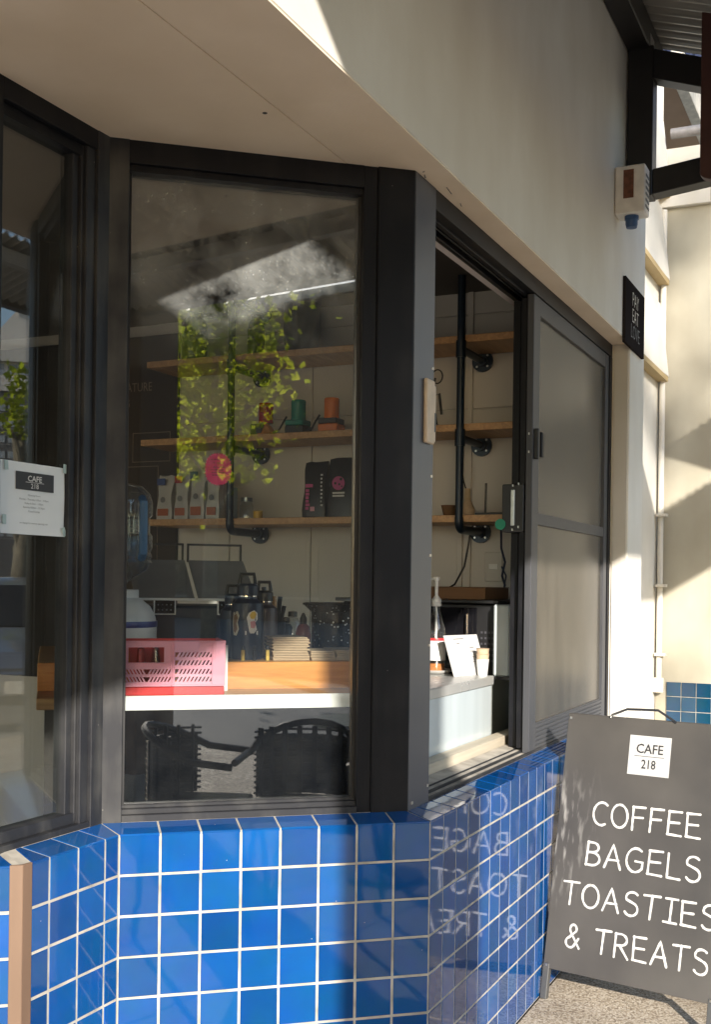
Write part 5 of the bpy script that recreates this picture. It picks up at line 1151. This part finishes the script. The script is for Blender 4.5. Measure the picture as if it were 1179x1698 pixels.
# brown hanging panel
bp_ = at_frame('hanging_panel', 'oxide brown steel panel hanging across the pavement at the upper right edge', 'panel', FR, 2.0, 0, 0)
mb = MB(); mb.prismy([(0, 0)]*0 or [(0, 0), (1, 0), (1, 1)], 0, 0) if False else None
mb = MB(); vs = []
poly = [(-.375, 3.085), (-.40, 3.075), (-1.55, 3.06), (-1.55, 3.36), (-.362, 3.76), (-.362, 3.10)]
n = len(poly); mb.add([(0, y, z) for y, z in poly]+[(.045, y, z) for y, z in poly], [tuple(range(n)), tuple(range(2*n-1, n-1, -1))]+[(i, n+i, n+(i+1) % n, (i+1) % n) for i in range(n)])
mb.build('panel_sheet', M['brown_metal'], bp_, bevel=.003)
mb = MB(); mb.box(.005, .04, -1.5, -.405, 2.985, 3.07); mb.build('lower_lip', M['brown_metal'], bp_, bevel=.006)
mb = MB(); mb.tube([(-.012, -.45, 3.13), (0, -.45, 3.13)], .012, 10); mb.build('bolt', M['beige'], bp_, smooth=True)
# awning column whose shadow crosses the corner
cc = Vector((1.00, -1.53, 0)); col_ = thing('awning_column', 'square brick awning column at the kerb side behind the viewer', 'column', cc, TA)
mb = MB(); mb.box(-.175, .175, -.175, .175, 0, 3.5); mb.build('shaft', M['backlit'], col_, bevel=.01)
mb = MB(); mb.box(-.18, .18, -.18, .18, -.001, .18); mb.build('plinth', M['kerb'], col_, bevel=.01)

# ================================================================== YELLOW WALL AND THE HOUSE BEHIND
yw = at_frame('yellow_wall', 'sunlit yellow cream rendered wall across the end of the recess, dappled by tree shade', 'wall', FR)
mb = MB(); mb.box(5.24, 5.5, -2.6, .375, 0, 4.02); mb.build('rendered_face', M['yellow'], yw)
mb = MB(); mb.box(5.20, 5.5, -2.6, .379, 4.021, 4.42); mb.build('white_band', M['white_wall'], yw, bevel=.004)
mb = MB(); mb.box(5.232, 5.24, -2.6, .30, 0, .77); mb.build('tile_bed', M['grout'], yw)
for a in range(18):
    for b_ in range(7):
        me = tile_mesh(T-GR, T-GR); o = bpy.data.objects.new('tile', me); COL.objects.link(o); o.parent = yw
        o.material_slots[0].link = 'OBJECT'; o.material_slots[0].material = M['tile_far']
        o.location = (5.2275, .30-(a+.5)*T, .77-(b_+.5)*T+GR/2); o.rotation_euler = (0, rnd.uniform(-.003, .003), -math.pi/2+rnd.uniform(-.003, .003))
mb = MB(); mb.tube([(5.19, .345, .78), (5.19, .345, 4.0)], .020, 14); mb.build('downpipe', M['white_wall'], yw, smooth=True)
mb = MB()
for z_ in (.95, 1.42, 1.9): mb.box(5.14, 5.20, .295, .37, z_, z_+.02)
mb.build('pipe_clip', M['off_white'], yw, bevel=.002)
mb = MB(); mb.box(5.16, 5.20, .31, .385, .70, .80); mb.build('pipe_shoe', M['off_white'], yw, bevel=.004)
# projecting hoods on the set back wall
hood_zs = ((2.93, 3.9), (3.95, 3.6))
for i, (z_, lab) in enumerate(((2.86, 'lowest white sloping wall hood between the pier and the yellow wall'), (3.52, 'middle white sloping wall hood between the pier and the yellow wall'), (4.12, 'topmost white sloping wall hood between the pier and the yellow wall'))):
    h = at_frame('wall_hood', lab, 'hood', FR, 4.70, .38, z_, group='white wall hoods beside the pier')
    w1 = .56
    mb = MB(); mb.add([(-.75, -.035, 0), (w1-.05, -.075, 0), (w1-.05, .0, 0), (-.75, .0, 0), (-.75, -.012, .50), (w1-.05, -.018, .50), (w1-.05, .0, .50), (-.75, .0, .50)], [(3, 2, 1, 0), (4, 5, 6, 7), (0, 1, 5, 4), (1, 2, 6, 5), (2, 3, 7, 6), (3, 0, 4, 7)]); mb.build('hood_face', M['white_wall'], h, bevel=.002)
    mb = MB(); mb.box(-.75, w1-.055, -.07, -.001, -.035, -.001); mb.build('hood_lip', mat('ochre_lip', (.40, .30, .15), .7), h)
# gable house above
hs = at_frame('gable_house', 'house with tan eaves and dark blue corrugated cladding above the yellow wall', 'house', FR)
mb = MB(); mb.box(7.6, 9.4, -2.6, 2.1, 4.0, 4.99); mb.build('upper_wall', M['white_wall'], hs)
mb = MB(); mb.box(5.3, 9.5, .34, 2.2, 5.0, 5.05); mb.build('eaves_lining', M['brown_soffit'], hs)
mb = MB(); mb.box(5.3, 9.5, .26, .338, 4.97, 5.16); mb.build('barge_board', M['off_white'], hs, bevel=.004)
mb = MB(); mb.box(9.5, 9.6, -4.5, 2.2, 3.0, 11)
for i in range(70):
    y = 2.1-i*.095; mb.box(9.455, 9.5, y, y+.045, 3.0, 11)
rf_ = mb.build('wall_sheeting', M['blue_roof'], hs)
mb = MB(); mb.tube([(5.15, .30, 4.50), (5.15, -1.8, 4.50)], .035, 12); o = mb.build('grey_conduit', M['conduit'], smooth=True); tag(o, 'horizontal grey pipe under the tan eaves at the upper right', 'pipe'); o.location = FR.p(0, 0, 0); o.rotation_euler = (0, 0, TA)

# ================================================================== STREET BEHIND THE CAMERA (seen in the glass)
def tree(label, x, y, h, crown, n, seed, ls=1.0, low=.34):
    rr = random.Random(seed); o = thing('street_tree', label, 'tree', (x, y, 0), 0)
    mb = MB(); mb.tube([(0, 0, -.02), (.05, .03, h*.3), (.0, .08, h*.55), (.1, 0, h*.8)], .16, 12, .06)
    for k in range(9):
        a = k*2.4; z_ = h*(.34+.05*k); e_ = (crown*.8*math.cos(a), crown*.8*math.sin(a), z_+h*.12)
        mb.tube([(0, .04, z_), (e_[0]*.5, e_[1]*.5, z_+h*.09), e_], .05, 7, .012)
    mb.build('trunk', M['bark'], o, smooth=True)
    vs = []; fs = []
    cl = []
    for k in range(90):
        a = rr.uniform(0, 2*math.pi); r_ = crown*math.sqrt(rr.random()); z_ = rr.uniform(h*low, h); zc = (z_-h*low)/(h*(1-low))
        r_ *= (1-.55*abs(zc-.4)*1.6*.6); cl.append((r_*math.cos(a), r_*math.sin(a), z_, rr.uniform(.25, .6)*min(1, crown/1.3)))
    for i in range(n):
        c_ = cl[i % len(cl)]; p = Vector((c_[0]+rr.gauss(0, c_[3]), c_[1]+rr.gauss(0, c_[3]), c_[2]+rr.gauss(0, c_[3]*.7)))
        s_ = rr.uniform(.045, .085)*ls; d1 = Vector((rr.gauss(0, 1), rr.gauss(0, 1), rr.gauss(0, .6))).normalized(); d2 = d1.cross(Vector((rr.gauss(0, 1), rr.gauss(0, 1), rr.gauss(0, 1)))).normalized(); b0 = len(vs); up = d1.cross(d2)*s_*.25
        for (u, v, w) in ((-1, -.2, 0), (-.35, -.35, .3), (0, -1, 0), (.35, -.35, .3), (1, -.2, 0), (.5, .5, .2), (0, 1.1, -.3), (-.5, .5, .2)): vs.append(p+d1*u*s_+d2*v*s_+up*w)
        fs.append(tuple(range(b0, b0+8)))
    me = bpy.data.meshes.new('crown'); me.from_pydata([tuple(v) for v in vs], [], fs); me.update(); link('crown', me, M['leaf'], o)
tree('plane tree by the kerb behind the viewer, mirrored in the fixed window', 6.7, -14.0, 7.3, 1.15, 3000, 3, 1.3, .49)
tree('tall old plane tree further down the street, its shade dappling the yellow wall', 9.6, -26, 19.5, 4.1, 2300, 8, 2.2, .75)
tree('young plane tree mirrored in the side window in front of the pale block', 9.9, 7.30, 3.95, .20, 240, 5, .75, .80)
# pale block with tower, mirrored in the side window
dirb = Vector((.914, .405, 0)).normalized(); per = Vector((-dirb.y, dirb.x, 0)); base = Vector((-3.3, 1.54, 0))+dirb*160
ba = math.atan2(per.y, per.x)
bl = thing('office_block', 'grey office block with pale top storeys and a pointed white fin across the street', 'building', base-Vector((0, 0, 4.5)), ba+math.pi)
mb = MB(); mb.box(-20, 20, .4, 14, 0, 31); mb.build('lower_storeys', M['bldg_grey'], bl)
mb = MB(); mb.box(-20.3, 20.3, .1, 14.3, 31, 33); mb.box(-20.3, 20.3, .1, 14.3, 35, 37.4); mb.box(-20, 20, .9, 14, 33, 35); mb.build('upper_storeys', M['bldg_white'], bl)
wm = MB().box(-.42, .42, -.05, .06, -.45, .45).mesh('window')
for f_ in range(9):
    for k in range(14):
        o = link('window', wm, M['win'], bl); o.location = (-6.5+k*1.22, .38, 12+f_*2.1)
for k in range(10):
    o = link('upper_window', wm, M['win'], bl); o.location = (-6.5+k*1.7, .88, 34.0); o.scale = (1.5, 1, 1.6)
mb = MB()
for f_ in range(10): mb.box(-20, 20, .3, .4, 11.2+f_*2.1, 11.35+f_*2.1)
mb.build('string_course', M['conduit'], bl)
mb = MB(); mb.prismy([(-1.6, 37.4), (4.2, 37.4), (4.2, 39.5), (.9, 43.5), (.6, 43.5)][::-1], 4, 5); mb.build('fin', M['bldg_white'], bl)
mb = MB(); mb.tube([(1.4, 3.8, 42), (1.4, 3.8, 54)], .16, 8, .05); mb.build('mast', M['bldg_white'], bl)
# long dark row opposite
rw = thing('brick_row', 'dark brick building row along the far side of the street', 'building', FR.p(-26, -30), TA)
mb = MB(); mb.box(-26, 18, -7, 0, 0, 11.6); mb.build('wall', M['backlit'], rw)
mb = MB(); mb.box(-26.2, 18.2, -7.2, .2, 11.6, 11.9); mb.build('parapet', M['kerb'], rw)
for k in range(10):
    o_ = MB(); o_.box(-21+k*3.2, -19.2+k*3.2, -.02, .05, .9, 2.6); w_ = o_.build('window', M['carglass'], rw)
    o_ = MB(); o_.box(-21.1+k*3.2, -19.1+k*3.2, .0, .09, .8, .88); o_.build('sill', M['kerb'], w_)
# parked cars
def car(label, x, y, rz, m_, grp='cars parked along the kerb'):
    o = thing('parked_car', label, 'car', (x, y, -.03), rz, grp)
    pr = [(-2.1, .30), (-2.12, .62), (-2.0, .78), (-1.0, .95), (-.45, 1.40), (-.1, 1.47), (1.0, 1.46), (1.5, 1.35), (2.0, .98), (2.12, .90), (2.15, .35)]
    n = len(pr); vs = []; 
    for (yy, kx) in ((-.86, 0), (-.80, 1), (.80, 1), (.86, 0)):
        for (a, z_) in pr: 
            inn = .16*max(0, (z_-.9)/.55) if kx else 0
            vs.append((a*(1 if not kx else 1.0), yy*(1-inn) if z_ > .95 else yy, min(z_, .95) if not kx and z_ > .95 else z_))
    fs = [tuple(range(n-1, -1, -1)), tuple(range(3*n, 4*n))]
    for q in range(3):
        for i in range(n): j = (i+1) % n; fs.append((q*n+i, q*n+j, (q+1)*n+j, (q+1)*n+i))
    b_ = MB(); b_.add(vs, fs); b_.build('car_body', m_, o, bevel=.03, smooth=True, seg=2)
    g_ = MB(); g_.add([(-.99, -.68, .985), (-.99, .68, .985), (-.50, .60, 1.385), (-.50, -.60, 1.385), (-.97, -.68, .965), (-.97, .68, .965), (-.48, .60, 1.365), (-.48, -.60, 1.365)], [(0, 1, 2, 3), (7, 6, 5, 4), (0, 4, 5, 1), (1, 5, 6, 2), (2, 6, 7, 3), (3, 7, 4, 0)]); g_.build('windscreen', M['carglass'], o)
    for s_ in (-1, 1):
        g_ = MB(); g_.add([(-.75, s_*.84, 1.0), (1.4, s_*.84, 1.0), (1.2, s_*.745, 1.36), (-.35, s_*.745, 1.36)], [(0, 1, 2, 3)]); g_.build('side_glass', M['carglass'], o)
        l_ = MB(); l_.obox((-2.04, s_*.62, .70), (1, 0, .3), (0, 1, 0), (-.3, 0, 1), .06, .16, .07); l_.build('headlight', M['chrome'], o, bevel=.02)
        for x_ in (-1.35, 1.3):
            w_ = MB(); w_.tube([(x_, s_*.68, .32), (x_, s_*.88, .32)], .32, 24); wh = w_.build('wheel', M['rubber'], o, smooth=True)
            w_ = MB(); w_.tube([(x_, s_*.87, .32), (x_, s_*.89, .32)], .20, 18); w_.build('rim', M['chrome'], wh, smooth=True)
    p_ = MB(); p_.box(-2.150, -2.125, -.19, .19, .42, .53); p_.build('number_plate', M['off_white'], o)
    p_ = MB(); p_.box(-2.145, -2.11, -.5, .5, .32, .40); p_.build('grille', M['black'], o)
pc = Vector((6.6, 5.95, 0)); car('silver hatchback parked nose to the kerb, mirrored in the side window', pc.x+dirb.x*2, pc.y+dirb.y*2, math.atan2(dirb.y, dirb.x), M['car'])
car('dark car parked behind the silver hatchback', pc.x+dirb.x*6.5-.9, pc.y+dirb.y*6.5+1.6, math.atan2(dirb.y, dirb.x)+.1, mat('dark_red_car_paint', (.04, .012, .012), .25, metal=.4, coat=1))
# cafe table and chair on the pavement, just below the frame
tb = thing('cafe_table', 'round dark cafe table on the pavement, mirrored in the black film', 'table', (1.46, .72, 0), 0)
mb = MB(); mb.lathe([(0, .70), (.30, .70), (.305, .712), (.30, .724), (0, .724)], n=40); mb.build('table_top', mat('mosaic_top', (.14, .17, .15), .35, var=.6, vs=160), tb, smooth=True)
mb = MB(); mb.tube([(0, 0, 0.02), (0, 0, .70)], .03, 12); mb.build('leg', M['black_steel'], tb, smooth=True)
mb = MB(); mb.lathe([(0, 0), (.20, 0), (.19, .02), (0, .03)], n=28); mb.build('foot', M['black_steel'], tb, smooth=True)
def wicker(label, x, y, rz):
    ch = thing('wicker_chair', label, 'chair', (x, y, 0), rz, 'woven chairs outside the cafe')
    mb = MB(); mb.box(-.22, .22, -.21, .21, .42, .45); mb.build('seat', M['black'], ch, bevel=.01)
    mb = MB()
    for a in range(9):
        t_ = R(20+a*17.5); mb.box(.23*math.cos(t_)-.012, .23*math.cos(t_)+.012, .22*math.sin(t_)-.006, .22*math.sin(t_)+.006, .45, .76)
    for z_ in range(12): mb.tube([(.235*math.cos(R(10+a*16)), .225*math.sin(R(10+a*16)), .47+z_*.025) for a in range(11)], .006, 5)
    mb.build('woven_back', M['black'], ch)
    mb = MB(); mb.add([(.238*math.cos(R(14+a*15.2)), .228*math.sin(R(14+a*15.2)), z_) for a in range(11) for z_ in (.45, .72)], [(2*a, 2*a+2, 2*a+3, 2*a+1) for a in range(10)]); mb.build('back_shell', M['black'], ch)
    mb = MB(); mb.tube([(.25, -.2, .64), (.25, .0, .66)]+[(.24*math.cos(R(a*18)), .235*math.sin(R(a*18)), .66+.12*math.sin(R(a*18))) for a in range(11)]+[(-.25, 0, .66), (-.25, -.2, .64)], .016, 8); mb.build('arm_rail', M['black'], ch, smooth=True)
    for sx_ in (-1, 1):
        for sy_ in (-1, 1):
            mb = MB(); mb.tube([(sx_*.21, sy_*.19, .43), (sx_*.24, sy_*.23, 0)], .013, 8); mb.build('leg', M['black_steel'], ch, smooth=True)
wicker('black woven armchair on the pavement, mirrored right of centre in the black film', .80, 1.24, R(222))
wicker('added black woven armchair out of view, a dark mirrored shape at the left of the black film', .40, 1.01, R(125))  # second chair added out of view to darken the film's reflection
